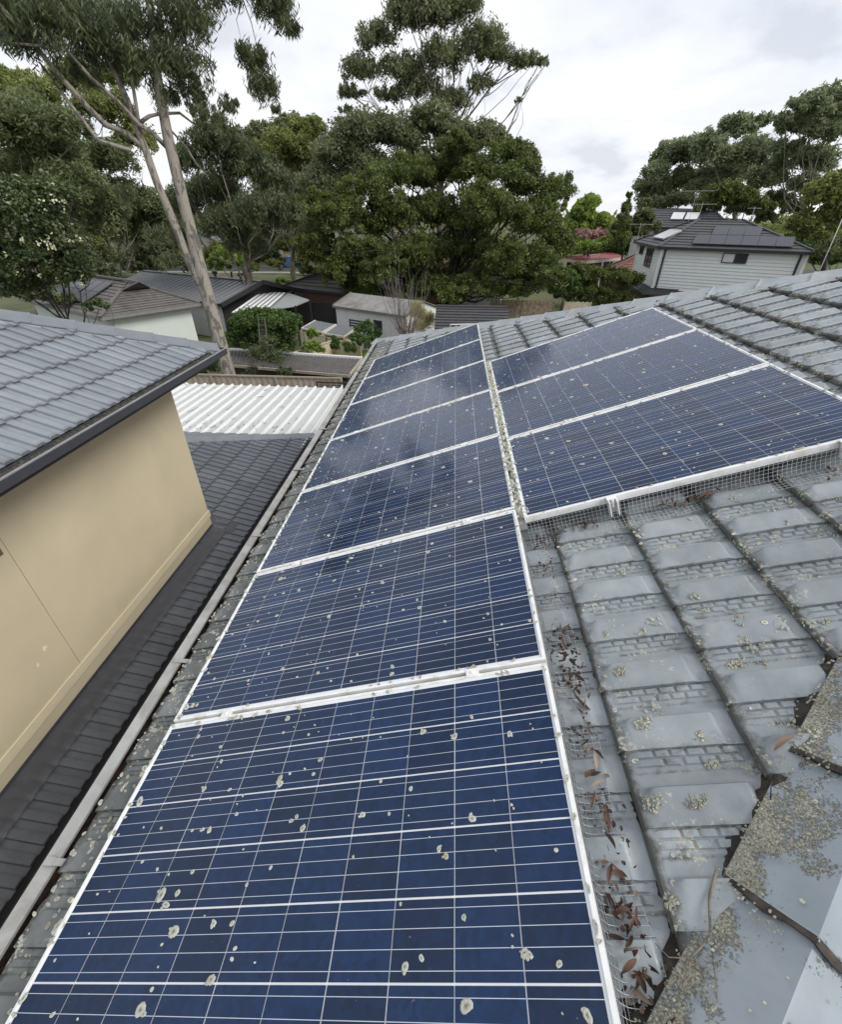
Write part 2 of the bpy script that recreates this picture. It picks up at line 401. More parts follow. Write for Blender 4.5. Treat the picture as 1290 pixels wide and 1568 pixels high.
# gutter: quad profile with a broad rolled lip, leaf mould inside, straps across
gz = bedz(XE)
GX0, GX1 = XE + .004, XE - .084
prof = [(GX0, gz + .01), (GX0, gz - .085), (GX1 + .012, gz - .085), (GX1, gz + .010), (GX1 - .002, gz + .022), (GX1 + .006, gz + .030), (GX1 + .058, gz + .024), (GX1 + .061, gz + .014), (GX1 + .012, gz + .012)]
mb = MB(); ya, yb = HIPN(XE) - .1, HIPF(XE) + .12
nY = 40
rg = random.Random(3)
vs = []
for i in range(nY + 1):
    y = ya + (yb - ya) * i / nY; wz = .004 * sin(y * 1.7) + .003 * sin(y * 4.1)
    for (x, z) in prof: vs.append((x + wz * .6, y, z + wz))
k = len(prof)
mb.add(vs, [(i*k+j, i*k+j+1, (i+1)*k+j+1, (i+1)*k+j) for i in range(nY) for j in range(k-1)])
mb.add([(x, ya, z) for x, z in prof[:4]], [(0, 1, 2, 3)]); mb.add([(x, yb, z) for x, z in prof[:4]], [(3, 2, 1, 0)])
gut = mb.build('gutter', M_GUT, None); gut.parent = house; gut.matrix_local = HL
mb = MB(); n = 400
vs = []
for i in range(n + 1):
    y = ya + .01 + (yb - ya - .02) * i / n
    for j in range(5):
        x = GX0 - .003 - (GX0 - GX1 - .022) * j / 4
        vs.append((x, y, gz - .03 + rg.uniform(-.02, .022)))
mb.add(vs, [(i*5+j, i*5+j+1, (i+1)*5+j+1, (i+1)*5+j) for i in range(n) for j in range(4)])
o = mb.build('leaf_mould', M_DEBRIS, gut, kind='stuff')
sm_ = MB().box(GX1 + .030, GX0 + .02, -.0125, .0125, -.002, .002).box(GX1 + .012, GX1 + .050, -.015, .015, -.004, .003).mesh('gutter_strap', M_GUT)
for y in (-1.4, -.457, .50, 1.70, 2.81, 3.82, 5.0, 6.2, 7.4):
    o = child('gutter_strap', sm_, gut); o.location = (0, y, gz + .034)

# ridge caps along both hips, bedded in mortar
def cap_mesh(seed, mate, length=.455, leg=.158, drop=.078, thick=.011, lift=.010, band=True):
    rng = random.Random(seed); mb = MB()
    ys = [-1, -.75, -.5, -.25, -.04, 0, .04, .25, .5, .75, 1]
    us = [0, .004, .016, .022, .12, .22, .32, .42, length]
    rows = []
    for u in us:
        tp = 1.0 + .012 * (1 - u / length)
        lip = .005 if u <= .017 else 0
        row = []
        for q in ys:
            z = -abs(q) * drop * tp + (.004 if abs(q) < .05 else 0) + lip + rng.uniform(-.0012, .0012) + (lift * (1 - u / length) ** 1.5)
            row.append((u + (.006 * sin(q * 9 + seed) if u < .01 else 0), q * leg * tp, z))
        rows.append(row)
    vs = [p for r in rows for p in r]; nv = len(ys)
    fs = [(i*nv+j, i*nv+j+1, (i+1)*nv+j+1, (i+1)*nv+j)[::-1] for i in range(len(us)-1) for j in range(nv-1)]
    b0 = len(vs)
    vs += [(p[0] + .003, p[1], p[2] - thick - .012) for p in rows[0]]
    fs_d = [(j, b0 + j, b0 + j + 1, j + 1)[::-1] for j in range(nv - 1)]
    b1 = len(vs); vs += [(r[0][0], r[0][1], r[0][2] - thick) for r in rows]
    fs_d += [(i*nv, (i+1)*nv, b1 + i + 1, b1 + i) for i in range(len(us)-1)]
    b2 = len(vs); vs += [(r[-1][0], r[-1][1], r[-1][2] - thick) for r in rows]
    fs_d += [(i*nv+nv-1, b2 + i, b2 + i + 1, (i+1)*nv+nv-1) for i in range(len(us)-1)]
    uv = [(u / length, (q + 1) / 2) for u in us for q in ys] + [(0, .5)] * (len(vs) - len(us) * nv)
    mb.add(vs, fs, 0, uv)
    for i_ in range(nv - 1 if band else 0):
        mb.m[i_] = 1; mb.m[nv - 1 + i_] = 1
    mb.f += fs_d; mb.m += [1] * (nv - 1) + [0] * (len(fs_d) - nv + 1)
    return mb.mesh('ridge_cap', mate, True, 30)
M_LIP = simple('mossy_cap_lip', (0.060, 0.050, 0.042), 0.9, 0.6, 30, col2=(0.018, 0.015, 0.013), bs=0.5, bd=0.006)
CAPS = [cap_mesh(i, [M_CAP, M_LIP]) for i in range(3)]
def frame_of(p, d):                          # local x along d, y sideways level, z up
    d = Vector(d).normalized(); y = Vector((0, 0, 1)).cross(d).normalized(); z = d.cross(y)
    return Matrix(((d.x, y.x, z.x, p[0]), (d.y, y.y, z.y, p[1]), (d.z, y.z, z.z, p[2]), (0, 0, 0, 1)))
CAP_UP = .088
def lay_caps(p0, d, n, meshes, put, pitchlen=.402, jig=.002, seed=1, start=0):
    rng = random.Random(seed); d = Vector(d).normalized()
    for i in range(start, n):
        p = Vector(p0) + d * (pitchlen * i) + Vector((0, 0, CAP_UP + rng.uniform(-jig, jig)))
        put('ridge_cap', meshes[rng.randrange(len(meshes))], frame_of(p, d) @ Matrix.Rotation(rng.uniform(-.005, .005), 4, 'Z') @ Matrix.Rotation(rng.uniform(-.015, .015), 4, 'X'))
tp = tan(PITCH)
DN = Vector((1, 1, tp)); DF = Vector((1, -1, tp))
# joint seen at plan (2.02,-.70) fixes the phase of the near hip
pN = Vector((1.98, HIPN(1.98), bedz(1.98))) - DN.normalized() * .402 * 5
lay_caps(pN, DN, 14, CAPS, hchild, seed=2)
pF = Vector((XE - .05, HIPF(XE - .05), bedz(XE - .05)))
CAPSF = [cap_mesh(20 + i, [M_CAP, M_LIP], lift=.010, band=False) for i in range(3)]
M_CAPF = simple('pale_grey_cap', (0.31, 0.345, 0.37), 0.5, 0.2, 5, bs=.2, bd=.003, stain=(0.30, 0.29, 0.22), stain_scale=14, stain_amt=.8)
for m_ in CAPSF: m_.materials[0] = M_CAPF
lay_caps(pF - Vector((0, 0, .016)), DF, 20, CAPSF, hchild, seed=4, jig=.006)
lay_caps((APX, APY, bedz(APX)), (1, 0, 0), 15, CAPS, hchild, seed=6)
def mortar(p0, d, length, half, up, put_name, parent, seed, inv):
    rng = random.Random(seed); d = Vector(d).normalized(); side = Vector((0, 0, 1)).cross(d).normalized()
    n = int(length / .035); vs = []
    prof = [(-1.16, -.03), (-1.24, .026), (-1.04, .044), (-.6, .05), (0, .055), (.6, .05), (1.04, .044), (1.24, .026), (1.16, -.03)]
    for i in range(n + 1):
        c = Vector(p0) + d * (length * i / n)
        for a, h in prof:
            hh = h + (rng.uniform(-.011, .011) if abs(a) > .9 else 0)
            c2 = c + side * (a * half + rng.uniform(-.012, .012)) + Vector((0, 0, hh + up - abs(a) * half * .2573))
            vs.append(c2)
    k = len(prof); mb = MB()
    mb.add(vs, [(i*k+j, i*k+j+1, (i+1)*k+j+1, (i+1)*k+j)[::-1] for i in range(n) for j in range(k-1)])
    o = mb.build(put_name, M_MORTAR, None, True); o.parent = parent; o.matrix_local = inv; return o
mortar(pN, DN, 5.4, .150, .0, 'mortar_bed', house, 8, HL)
mortar(pF, DF, 8.0, .156, -.012, 'mortar_bed', house, 9, HL)

# ------------------------------------------------------------------ solar panels
def cell_material():
    m, t, Ns, Ls, b = mat('polycrystalline_cell')
    uv = Ns.new('ShaderNodeUVMap'); sp = Ns.new('ShaderNodeSeparateXYZ'); Ls.new(uv.outputs[0], sp.inputs[0])
    oi = Ns.new('ShaderNodeObjectInfo')
    g = Ns.new('ShaderNodeNewGeometry')
    vo = Ns.new('ShaderNodeTexVoronoi'); vo.inputs['Scale'].default_value = 55; Ls.new(g.outputs['Position'], vo.inputs['Vector'])
    r = ramp(Ns, [(0, (0.0016, 0.0125, 0.044)), (1, (0.0032, 0.0220, 0.074))]); Ls.new(vo.outputs['Color'], r.inputs[0])
    hs = Ns.new('ShaderNodeHueSaturation'); Ls.new(r.outputs[0], hs.inputs['Color'])
    mr = Ns.new('ShaderNodeMapRange'); mr.inputs[3].default_value = 0.72; mr.inputs[4].default_value = 1.25
    Ls.new(oi.outputs['Random'], mr.inputs[0]); Ls.new(mr.outputs[0], hs.inputs['Value'])
    # four printed busbars across the cell and the fine fingers between them
    ml = node(Ns, 'ShaderNodeMath', operation='MULTIPLY'); Ls.new(sp.outputs[1], ml.inputs[0]); ml.inputs[1].default_value = 4.0
    fr = node(Ns, 'ShaderNodeMath', operation='FRACT'); Ls.new(ml.outputs[0], fr.inputs[0])
    sb = node(Ns, 'ShaderNodeMath', operation='SUBTRACT'); Ls.new(fr.outputs[0], sb.inputs[0]); sb.inputs[1].default_value = 0.5
    ab = node(Ns, 'ShaderNodeMath', operation='ABSOLUTE'); Ls.new(sb.outputs[0], ab.inputs[0])
    lt = node(Ns, 'ShaderNodeMath', operation='LESS_THAN'); Ls.new(ab.outputs[0], lt.inputs[0]); lt.inputs[1].default_value = 0.0175
    c = mixc(Ns, Ls, lt.outputs[0], hs.outputs[0], (0.52, 0.56, 0.63))
    # thin film of dust, thicker in patches and streaks
    f = pos_noise(Ns, Ls, 3.2, 6, 0.65, dist=0.5); rd = ramp(Ns, [(0.35, 0.004), (0.8, 0.022)]); Ls.new(f, rd.inputs[0])
    c = mixc(Ns, Ls, rd.outputs[0], c, (0.34, 0.35, 0.36))
    f5 = pos_noise(Ns, Ls, 110, 3, 0.5); r5 = ramp(Ns, [(0.735, 0.0), (0.78, 0.4)]); Ls.new(f5, r5.inputs[0])
    c = mixc(Ns, Ls, r5.outputs[0], c, (0.30, 0.30, 0.29))
    Ls.new(c, b.inputs['Base Color'])
    b.inputs['IOR'].default_value = 1.39
    b.inputs['Sheen Weight'].default_value = 0.22; b.inputs['Sheen Roughness'].default_value = 0.35; b.inputs['Sheen Tint'].default_value = (0.62, 0.72, 1.0, 1)
    rr = ramp(Ns, [(0.3, 0.08), (0.8, 0.18)]); Ls.new(f, rr.inputs[0]); Ls.new(rr.outputs[0], b.inputs['Roughness'])
    return m
M_CELL = cell_material()
M_BACK = simple('white_backsheet', (0.72, 0.74, 0.76), 0.15, 0.08, 6, bs=0)
M_FRAME = simple('anodised_frame', (0.80, 0.80, 0.79), 0.42, 0.08, 9, bs=0.05, bd=0.001, stain=(0.42, 0.40, 0.30), stain_scale=14, stain_amt=0.55)
M_ALU = simple('bare_aluminium', (0.62, 0.63, 0.63), 0.38, 0.15, 12, bs=0, metal=0.5)
def lichen_material(name, ring, mid, dark):
    m, t, Ns, Ls, b = mat(name)
    uv = Ns.new('ShaderNodeUVMap'); sp = Ns.new('ShaderNodeSeparateXYZ'); Ls.new(uv.outputs[0], sp.inputs[0])
    f = pos_noise(Ns, Ls, 260, 5, 0.7)
    ad = node(Ns, 'ShaderNodeMath', operation='MULTIPLY_ADD'); Ls.new(f, ad.inputs[0]); ad.inputs[1].default_value = 0.7; Ls.new(sp.outputs[0], ad.inputs[2])
    r = ramp(Ns, [(0.36, dark), (0.60, mid), (0.9, ring), (1.3, ring)]); Ls.new(ad.outputs[0], r.inputs[0])
    f2 = pos_noise(Ns, Ls, 11, 3, 0.5); r2 = ramp(Ns, [(0.35, 0.75), (0.7, 1.05)]); Ls.new(f2, r2.inputs[0])
    c = mixc(Ns, Ls, 1.0, r.outputs[0], r2.outputs[0], 'MULTIPLY')
    Ls.new(c, b.inputs['Base Color']); b.inputs['Roughness'].default_value = 0.95; b.inputs['Specular IOR Level'].default_value = 0.1
    bump(Ns, Ls, f, 0.8, 0.004, b)
    return m
M_LICHEN = lichen_material('pale_lichen', (0.56, 0.57, 0.50), (0.36, 0.355, 0.29), (0.15, 0.14, 0.105))
M_LICHEN2 = lichen_material('sage_lichen', (0.62, 0.62, 0.50), (0.36, 0.34, 0.26), (0.12, 0.105, 0.08))
M_LICHEN3 = lichen_material('tan_lichen', (0.52, 0.50, 0.38), (0.40, 0.36, 0.25), (0.26, 0.23, 0.16))

def disc(mb, fr, s, y, h, r, rng, mi=0, el=1.0, thick=.003, n=None):
    # one crust of lichen: ragged outline, raised rim, lying in the frame fr(s, y, h)
    n = n or max(9, min(26, int(r * 1500)))
    a0 = rng.uniform(0, 6.3); ca, sa = cos(a0), sin(a0)
    ph = [rng.uniform(0, 6.3) for _ in range(3)]; am = [rng.uniform(.06, .22), rng.uniform(.01, .06), rng.uniform(.01, .06)]
    vs = [fr(s, y, h + thick * .5)]; flat_ = r < .0065; uv = [(.62 if flat_ else 0, 0)]
    for ring, (rr, hh) in enumerate(((.55, .75), (.86, 1.0), (1.0, 0.0))):
        for i in range(n):
            t = 2 * pi * i / n
            q = r * rr * (1 + am[0] * sin(2 * t + ph[0]) + am[1] * sin(3 * t + ph[1]) + am[2] * sin(9 * t + ph[2]) + rng.uniform(-.09, .07) * (ring > 0))
            x_, y_ = q * cos(t) * el, q * sin(t) / el
            vs.append(fr(s + x_ * ca - y_ * sa, y + x_ * sa + y_ * ca, h + thick * hh * rng.uniform(.6, 1.2) - (.0008 if ring == 2 else 0)))
            uv.append((.62 + .2 * rng.random() if flat_ else rr, .5))
    fs = [(0, 1 + i, 1 + (i + 1) % n) for i in range(n)]
    for ring in range(2):
        a, b_ = 1 + ring * n, 1 + (ring + 1) * n
        fs += [(a + i, b_ + i, b_ + (i + 1) % n, a + (i + 1) % n) for i in range(n)]
    mb.add(vs, fs, mi, uv)

PW, PH_ = 1.658, 0.984
FT = 0.011                                    # width of the frame's top flange
mb = MB()
def ring_box(mb, w, h, t, z0, z1):
    mb.box(0, w, 0, t, z0, z1).box(0, w, h - t, h, z0, z1).box(0, t, t, h - t, z0, z1).box(w - t, w, t, h - t, z0, z1)
ring_box(mb, PW, PH_, FT, -.036, 0)
ring_box(mb, PW, PH_, .024, -.036, -.0345)
FRAME = mb.mesh('frame', M_FRAME)
BACK = MB().box(FT, PW - FT, FT, PH_ - FT, -.009, -.0045).mesh('backsheet', M_BACK)
PXC = (PW - 2 * FT - .014) / 10; PYC = (PH_ - 2 * FT - .022) / 6
CWX, CWY = PXC - .0028, PYC - .0048
CELL = MB().add([(-CWX/2, -CWY/2, 0), (CWX/2, -CWY/2, 0), (CWX/2, CWY/2, 0), (-CWX/2, CWY/2, 0)], [(0, 1, 2, 3)], 0, [(0, 0), (1, 0), (1, 1), (0, 1)]).mesh('solar_cell', M_CELL)
where = {
 ('L', -1): 'nearest solar panel, cut off by the bottom edge, with big round lichen crusts',
 ('L', 0): 'second nearest solar panel of the left column, right behind the nearest one',
 ('L', 1): 'solar panel of the left column level with the front panel of the right block',
 ('L', 2): 'solar panel of the left column level with the middle panel of the right block',
 ('L', 3): 'solar panel of the left column level with the farthest panel of the right block',
 ('L', 4): 'second farthest solar panel of the left column',
 ('L', 5): 'farthest solar panel of the left column, by the far ridge caps',
 ('R', 1): 'solar panel at the front of the right block, above the hanging wire mesh',
 ('R', 2): 'middle solar panel of the three in the right block',
 ('R', 3): 'farthest solar panel of the right block, pale with sky reflection, next to the far tiles'}
rngp = random.Random(77)
FR_PANELS = []
def make_panel(col, i, first):
    s0 = .003 if col == 'L' else 1.697
    y0 = i + .008 if col == 'L' else i - .113 + .008
    t = thing('solar_panel', where[(col, i)], 'solar panel', F(s0, y0, 0), 0, 'solar panels on the grey tiled roof')
    t.rotation_euler = (rngp.uniform(-.0012, .0012), -PITCH + rngp.uniform(-.0012, .0012), 0)
    child('frame', FRAME, t); child('backsheet', BACK, t)
    for a in range(10):
        for b_ in range(6):
            o = child('solar_cell', CELL, t)
            o.location = (FT + .007 + PXC * (a + .5) + rngp.uniform(-.0004, .0004), FT + .011 + PYC * (b_ + .5), -.0030 + rngp.uniform(-.0001, .0001))
    # lichen: a few big crusts as parts of their own, the freckles joined
    idn = lambda s, y, h: (s, y, h)
    nbig = 26 if i < 1 else 14
    bigs = []
    if (col, i) == ('L', -1):        # the crusts that stand out in the foreground
        for (u, v, r) in ((213,1227,.021),(312,1207,.014),(428,1192,.015),(463,1268,.013),(246,1370,.020),(253,1385,.017),(271,1367,.011),(265,1426,.021),(326,1414,.011),
                          (322,1500,.017),(214,1546,.020),(440,1100,.013),(490,1163,.012),(555,1247,.013),(648,1120,.013),(696,1127,.017),(723,1253,.015),(781,1123,.014),
                          (672,1300,.011),(620,1480,.012),(714,1540,.019),(900,1555,.014),(803,1459,.013),(309,1270,.011),(320,1271,.011),(362,1246,.009),(446,1256,.010),(583,1196,.009),(710,1404,.009),(414,1328,.009)):
            r3 = ray(u, v); n3 = np.array([-sP, 0, cP]); kk = (0 - n3 @ CAM_C) / (n3 @ r3); p = CAM_C + kk * r3
            s_, y_ = p[0] / cP - s0, p[1] - y0
            if y_ > .02: bigs.append((s_, y_, r * .92))
        nbig = 4
    for _ in range(nbig):
        bigs.append((PW * rngp.random() ** 1.25 * .97 + .02, rngp.uniform(.03, .95), rngp.uniform(.008, .014) * (1.2 if col == 'R' or i > 0 else 1.0) * (1.4 if rngp.random() < .15 else 1)))
    for (s_, y_, r) in bigs:
        m1 = MB(); disc(m1, idn, 0, 0, 0, r * rngp.uniform(.7, .9), rngp, 0, rngp.uniform(.85, 1.2), .0020)
        for _ in range(rngp.randrange(0, 4)):
            a5 = rngp.uniform(0, 6.3); q5 = r * rngp.uniform(.45, .95); disc(m1, idn, q5 * cos(a5), q5 * sin(a5), rngp.uniform(0, .0004), r * rngp.uniform(.18, .45), rngp, 0, rngp.uniform(.8, 1.25), .0018, 9)
        o = m1.build('lichen_crust', M_LICHEN3 if rngp.random() < .12 else M_LICHEN, t, True); o.location = (s_, y_, -.0026)
    m1 = MB()
    for _ in range(95):
        disc(m1, idn, PW * rngp.random() ** 1.2 * .97 + .02, rngp.uniform(.02, .96), -.0027, rngp.choice((.0025, .003, .0035, .0045, .006, .0075)), rngp, 0, 1.1, .002, 7)
    for _ in range(44):                # growth on the frame and in the dirt that gathers against it
        ed = rngp.random()
        if ed < .45: disc(m1, idn, rngp.uniform(.005, .03) if rngp.random() < .6 else PW - .008, rngp.uniform(0, PH_), .0002, rngp.uniform(.004, .011), rngp, 0, 1.4, .004, 9)
        else: disc(m1, idn, rngp.uniform(0, PW), rngp.choice((.012, .02, PH_ - .012, PH_ - .02)), -.001, rngp.uniform(.004, .010), rngp, 1, 1.5, .003, 9)
    m1.build('lichen', [M_LICHEN, M_LICHEN3], t, True, kind='stuff')
    return t
for i in (-1, 0, 1, 2, 3, 4, 5): make_panel('L', i, False)
for i in (1, 2, 3): make_panel('R', i, False)

# lichen-caked gap between the two blocks and along the gutter edge of the left column
rl = random.Random(12)
mb = MB()
for _ in range(380):
    y = rl.uniform(.92, 3.9)
    disc(mb, F, rl.uniform(1.656, 1.702), y, rl.uniform(-.012, .001), rl.uniform(.005, .015), rl, rl.choice((0, 0, 1, 2)), 1.3, .009, 10)
for _ in range(70):
    y = rl.uniform(-1.2, 5.9)
    disc(mb, F, rl.uniform(-.012, .02), y, rl.uniform(-.012, .001), rl.uniform(.005, .016) * (1.5 if rl.random() < .12 else 1), rl, rl.choice((0, 1, 2)), 1.3, .008, 10)
o = mb.build('lichen_growth', [M_LICHEN, M_LICHEN2, M_LICHEN3], None, True)
set_tag(o, 'pale crusty lichen lining the joint between the panel blocks and the gutter-side frames', 'lichen', kind='stuff')
# ------------------------------------------------------------------ rails with their clamps
def rail(s, y0, y1, label, clamps, ends):
    t = thing('mounting_rail', label, 'mounting rail', F(s, y0, -.036), 0, 'rails that carry the solar panels')
    t.rotation_euler = (0, -PITCH, 0)
    mb = MB().box(-.02, .02, 0, y1 - y0, -.042, -.001).box(-.008, .008, -.0006, y1 - y0, -.001, .0008)
    mb.build('rail', M_ALU, t)
    cm = MB().box(-.022, .022, -.0065, .0065, -.03, .0375).box(-.024, .024, -.018, .018, .0362, .0402).tube([(0, 0, .038), (0, 0, .045)], .006, 6).mesh('clamp', M_FRAME)
    for y in clamps:
        o = child('clamp', cm, t); o.location = (0, y - y0, 0)
    for y, dr in ends:
        mb = MB().box(-.022, -.016, 0, .055 * dr, -.04, .040).box(.016, .022, 0, .055 * dr, -.04, .040).box(-.024, .024, -.012 * dr, .02 * dr, .0365, .0405).box(-.021, .021, .0 * dr, .008 * dr, -.04, .0365).tube([(0, .03 * dr, .0), (0, .03 * dr, .044)], .006, 6)
        o = mb.build('end_clamp', M_FRAME, t); o.location = (0, y - y0, 0)
    fm = MB().box(-.02, .02, -.002, .004, -.115, 0).box(-.02, .14, -.002, .0, -.115, -.111).mesh('roof_hook', M_ALU)
    y = y0 + .3
    while y < y1:
        o = child('roof_hook', fm, t); o.location = (0, y - y0, -.01); y += 1.2
rail(.293, -1.1, 6.05, 'aluminium rail under the gutter side of the left panel column', [i + 0.0 for i in range(0, 6)], [])
rail(1.388, -1.1, 6.05, 'aluminium rail under the upslope side of the left panel column', [i + 0.0 for i in range(0, 6)], [])
rail(1.679, .9, 3.9, 'added aluminium strip lightening the lichen filled joint between the two panel blocks', [], [])  # extra strip, added only to lighten the dark joint
rail(2.131, .872, 3.95, 'aluminium rail of the right panel block with the bright end clamp over the wire mesh', [1.887, 2.887], [(.887, -1)])
rail(3.14, .872, 3.95, 'aluminium rail at the upslope side of the right panel block', [1.887, 2.887], [(.887, -1)])

# ------------------------------------------------------------------ bird-proofing wire mesh
M_WIRE = simple('galvanised_wire', (0.62, 0.64, 0.66), 0.45, 0.2, 20, bs=0, metal=0.2)
def wire_sheet(label, a0, a1, prof, fr, pitch=.0195, seed=0, rad=.00085):
    rng = random.Random(seed); mb = MB()
    pr = [Vector((p[0], p[1], 0)) for p in prof]
    # resample the section at the wire pitch
    pts = [pr[0]]; acc = 0
    dense = []
    for a, b_ in zip(pr, pr[1:]):
        n = max(1, int((b_ - a).length / .001))
        dense += [a.lerp(b_, i / n) for i in range(n)]
    dense.append(pr[-1])
    acc = 0
    for a, b_ in zip(dense, dense[1:]):
        acc += (b_ - a).length
        if acc >= pitch: pts.append(b_); acc = 0
    nseg = max(2, int((a1 - a0) / .06))
    wv = [rng.uniform(0, 6) for _ in range(4)]
    def wave(t, q): return (.010 * sin(t * 5.3 + wv[0]) + .006 * sin(t * 13 + wv[1])) * q, (.006 * sin(t * 7.1 + wv[2]) + .004 * sin(t * 17 + wv[3])) * max(0, q - .3)
    def P(t, k):
        q = k / (len(pts) - 1); dx_, dh = wave(t, q); p = pts[k]
        return fr(t, p.x + dx_, p.y + dh)
    for k in range(len(pts)):
        mb.tube([P(a0 + (a1 - a0) * i / nseg, k) for i in range(nseg + 1)], rad, 3, cap=False)
    nc = int((a1 - a0) / pitch)
    for c in range(nc + 1):
        t = a0 + c * pitch
        mb.tube([P(t, k) for k in range(len(pts))], rad, 3, cap=False)
    o = mb.build('wire_mesh', M_WIRE, None); set_tag(o, label, 'wire mesh', 'wire mesh skirts round the panels'); return o
wire_sheet('narrow wire mesh skirt along the upslope side of the left panel column, catching dry leaves', -1.9, .86,
           [(1.660, -.012), (1.664, -.075), (1.676, -.118), (1.70, -.128), (1.768, -.126)], lambda t, p, h: F(p, t, h), seed=1)
wire_sheet('wire mesh skirt hanging under the front edge of the right panel block', 1.70, 3.52,
           [(.882, -.012), (.882, -.085), (.874, -.112), (.850, -.121), (.785, -.118)], lambda t, p, h: F(t, p, h), seed=2)

# ------------------------------------------------------------------ lichen on tiles and caps, dry leaves, twigs
rl = random.Random(41)
mb = MB()
def cluster(mb, fr, s, y, h, R, n, rng, el=1.0, ang=0.0, rr=(.004, .011), ringy=False, cols=(0, 1, 1, 2)):
    for _ in range(n):
        a = rng.uniform(0, 2 * pi); q = R * (sqrt(rng.random()) if not ringy else rng.uniform(.78, 1.0))
        x_, y_ = q * cos(a) * el, q * sin(a) / el
        q2 = 1 - .45 * (q / R)
        disc(mb, fr, s + x_ * cos(ang) - y_ * sin(ang), y + x_ * sin(ang) + y_ * cos(ang), h + rng.uniform(0, .004) * q2, rng.uniform(*rr) * q2, rng, rng.choice(cols), 1.15, rng.uniform(.003, .009), 7)
def tile_top(s, y):
    k = math.floor((s - 1.815) / TL); s0 = 1.815 + TL * k
    base = 0.139 + (0.0 if k % 2 == 0 else 0.105)
    t = 1 - (((y - base) % TWID) / TWID)
    return TB + tile_h(s - s0, t)
for _ in range(640):
    k = rl.randrange(-1, 7); s = 1.815 + TL * k + (TL * rl.random() if rl.random() < .55 else rl.uniform(.0, .06))
    y = rl.uniform(-1.2, 3.0) if k < 4 else rl.uniform(0, 4)
    if y < HIPN(s * cP) or (1.7 < s < 3.4 and .8 < y < 3.9) or s < 1.69: continue
    r = rl.choice((.003, .004, .005, .006, .008, .010))
    disc(mb, F, s, y, tile_top(s, y) + .0005, r, rl, rl.choice((0, 0, 1, 2)), rl.uniform(.9, 1.3), .003, 8)
for _ in range(120):
    k = rl.randrange(0, 6); s = 1.815 + TL * k + rl.uniform(0.0, TL); y = rl.uniform(-1.0, .8)
    if y < HIPN(s * cP): continue
    cluster(mb, F, s, y, tile_top(s, y), rl.uniform(.012, .032), rl.randrange(6, 16), rl, rl.uniform(1, 1.5), rl.uniform(0, 3), (.003, .007))
for (u, v, R) in ((1105,1020,.03),(965,1118,.028),(1040,1235,.026),(930,1040,.022),(1185,1110,.03),(1063,1170,.018),(975,1240,.024),(1000,1385,.02)):
    r3 = ray(u, v); n3 = np.array([-sP, 0, cP]); kk = (TB + .02 - n3 @ CAM_C) / (n3 @ r3); p = CAM_C + kk * r3
    s, y = p[0] / cP, p[1]
    cluster(mb, F, s, y, tile_top(s, y), R, 46, rl, 1.2, .3, (.002, .006))
for _ in range(1100):                          # strip of tiles outside the left column, thick with growth
    s = rl.uniform(-.30, -.01); y = rl.uniform(-1.2, 7.2)
    disc(mb, F, s, y, tile_top(s, y), rl.uniform(.003, .011), rl, rl.choice((0, 1, 1, 2)), 1.3, .005, 7)
for _ in range(260):                          # far tiles behind the panels
    k = rl.randrange(0, 9); s = rl.uniform(0, 4.6); y = HIPF(s * cP) - rl.uniform(.05, 1.2)
    if (s < 1.7 and y < 6.0) or (s < 3.4 and y < 3.9): continue
    disc(mb, F, s, y, tile_top(s, y), rl.uniform(.004, .012), rl, rl.choice((0, 1, 2)), 1.2, .004, 7)
o = mb.build('lichen', [M_LICHEN, M_LICHEN2, M_LICHEN3], None, True, kind='stuff'); o.parent = house; o.matrix_local = HL
# heavy ruffled crusts on the left faces of the near caps
mb = MB()
dn = DN.normalized(); sidev = Vector((0, 0, 1)).cross(dn).normalized()
up2 = dn.cross(sidev)
def FC(a, b_, h):                              # along the hip from the joint origin, sideways, above the cap
    p = pN + dn * a + sidev * b_ + up2 * (CAP_UP + .013 - abs(b_) / .158 * .078 + h)
    return tuple(p)
# measure along the hip of plan points
for _ in range(34):
    a = rl.uniform(.9, 3.2)
    cluster(mb, FC, a, rl.uniform(.115, .165), .003, rl.uniform(.02, .045), rl.randrange(8, 20), rl, rl.uniform(1.0, 1.5), rl.uniform(0, 3), (.0015, .0042))
for (a, b_, R, n, ring) in ((1.24,.10,.07,120,0),(1.62,.11,.075,150,0),(1.78,.12,.06,100,0),(2.02,.10,.075,150,0),(2.22,.085,.055,60,1),(2.42,.11,.08,150,0),(2.66,.12,.07,120,0),(1.05,.05,.04,50,0),(1.42,.125,.05,80,0),(1.9,.13,.05,80,0),(1.15,-.1,.06,90,0),(2.15,.13,.05,80,0),(2.8,.10,.06,90,0)):
    cluster(mb, FC, a, b_, .001, R, n // 2, rl, 1.25, rl.uniform(-.3, .3), (.0014, .0042), ring, (1, 1, 2))
for _ in range(90):
    disc(mb, FC, rl.uniform(.8, 3.4), rl.uniform(-.15, .12), .001, rl.uniform(.0015, .006), rl, rl.choice((0, 1)), 1.1, .002, 7)
o = mb.build('ridge_lichen', [M_LICHEN, M_LICHEN2, M_LICHEN3], None, True, kind='stuff'); o.parent = house; o.matrix_local = HL

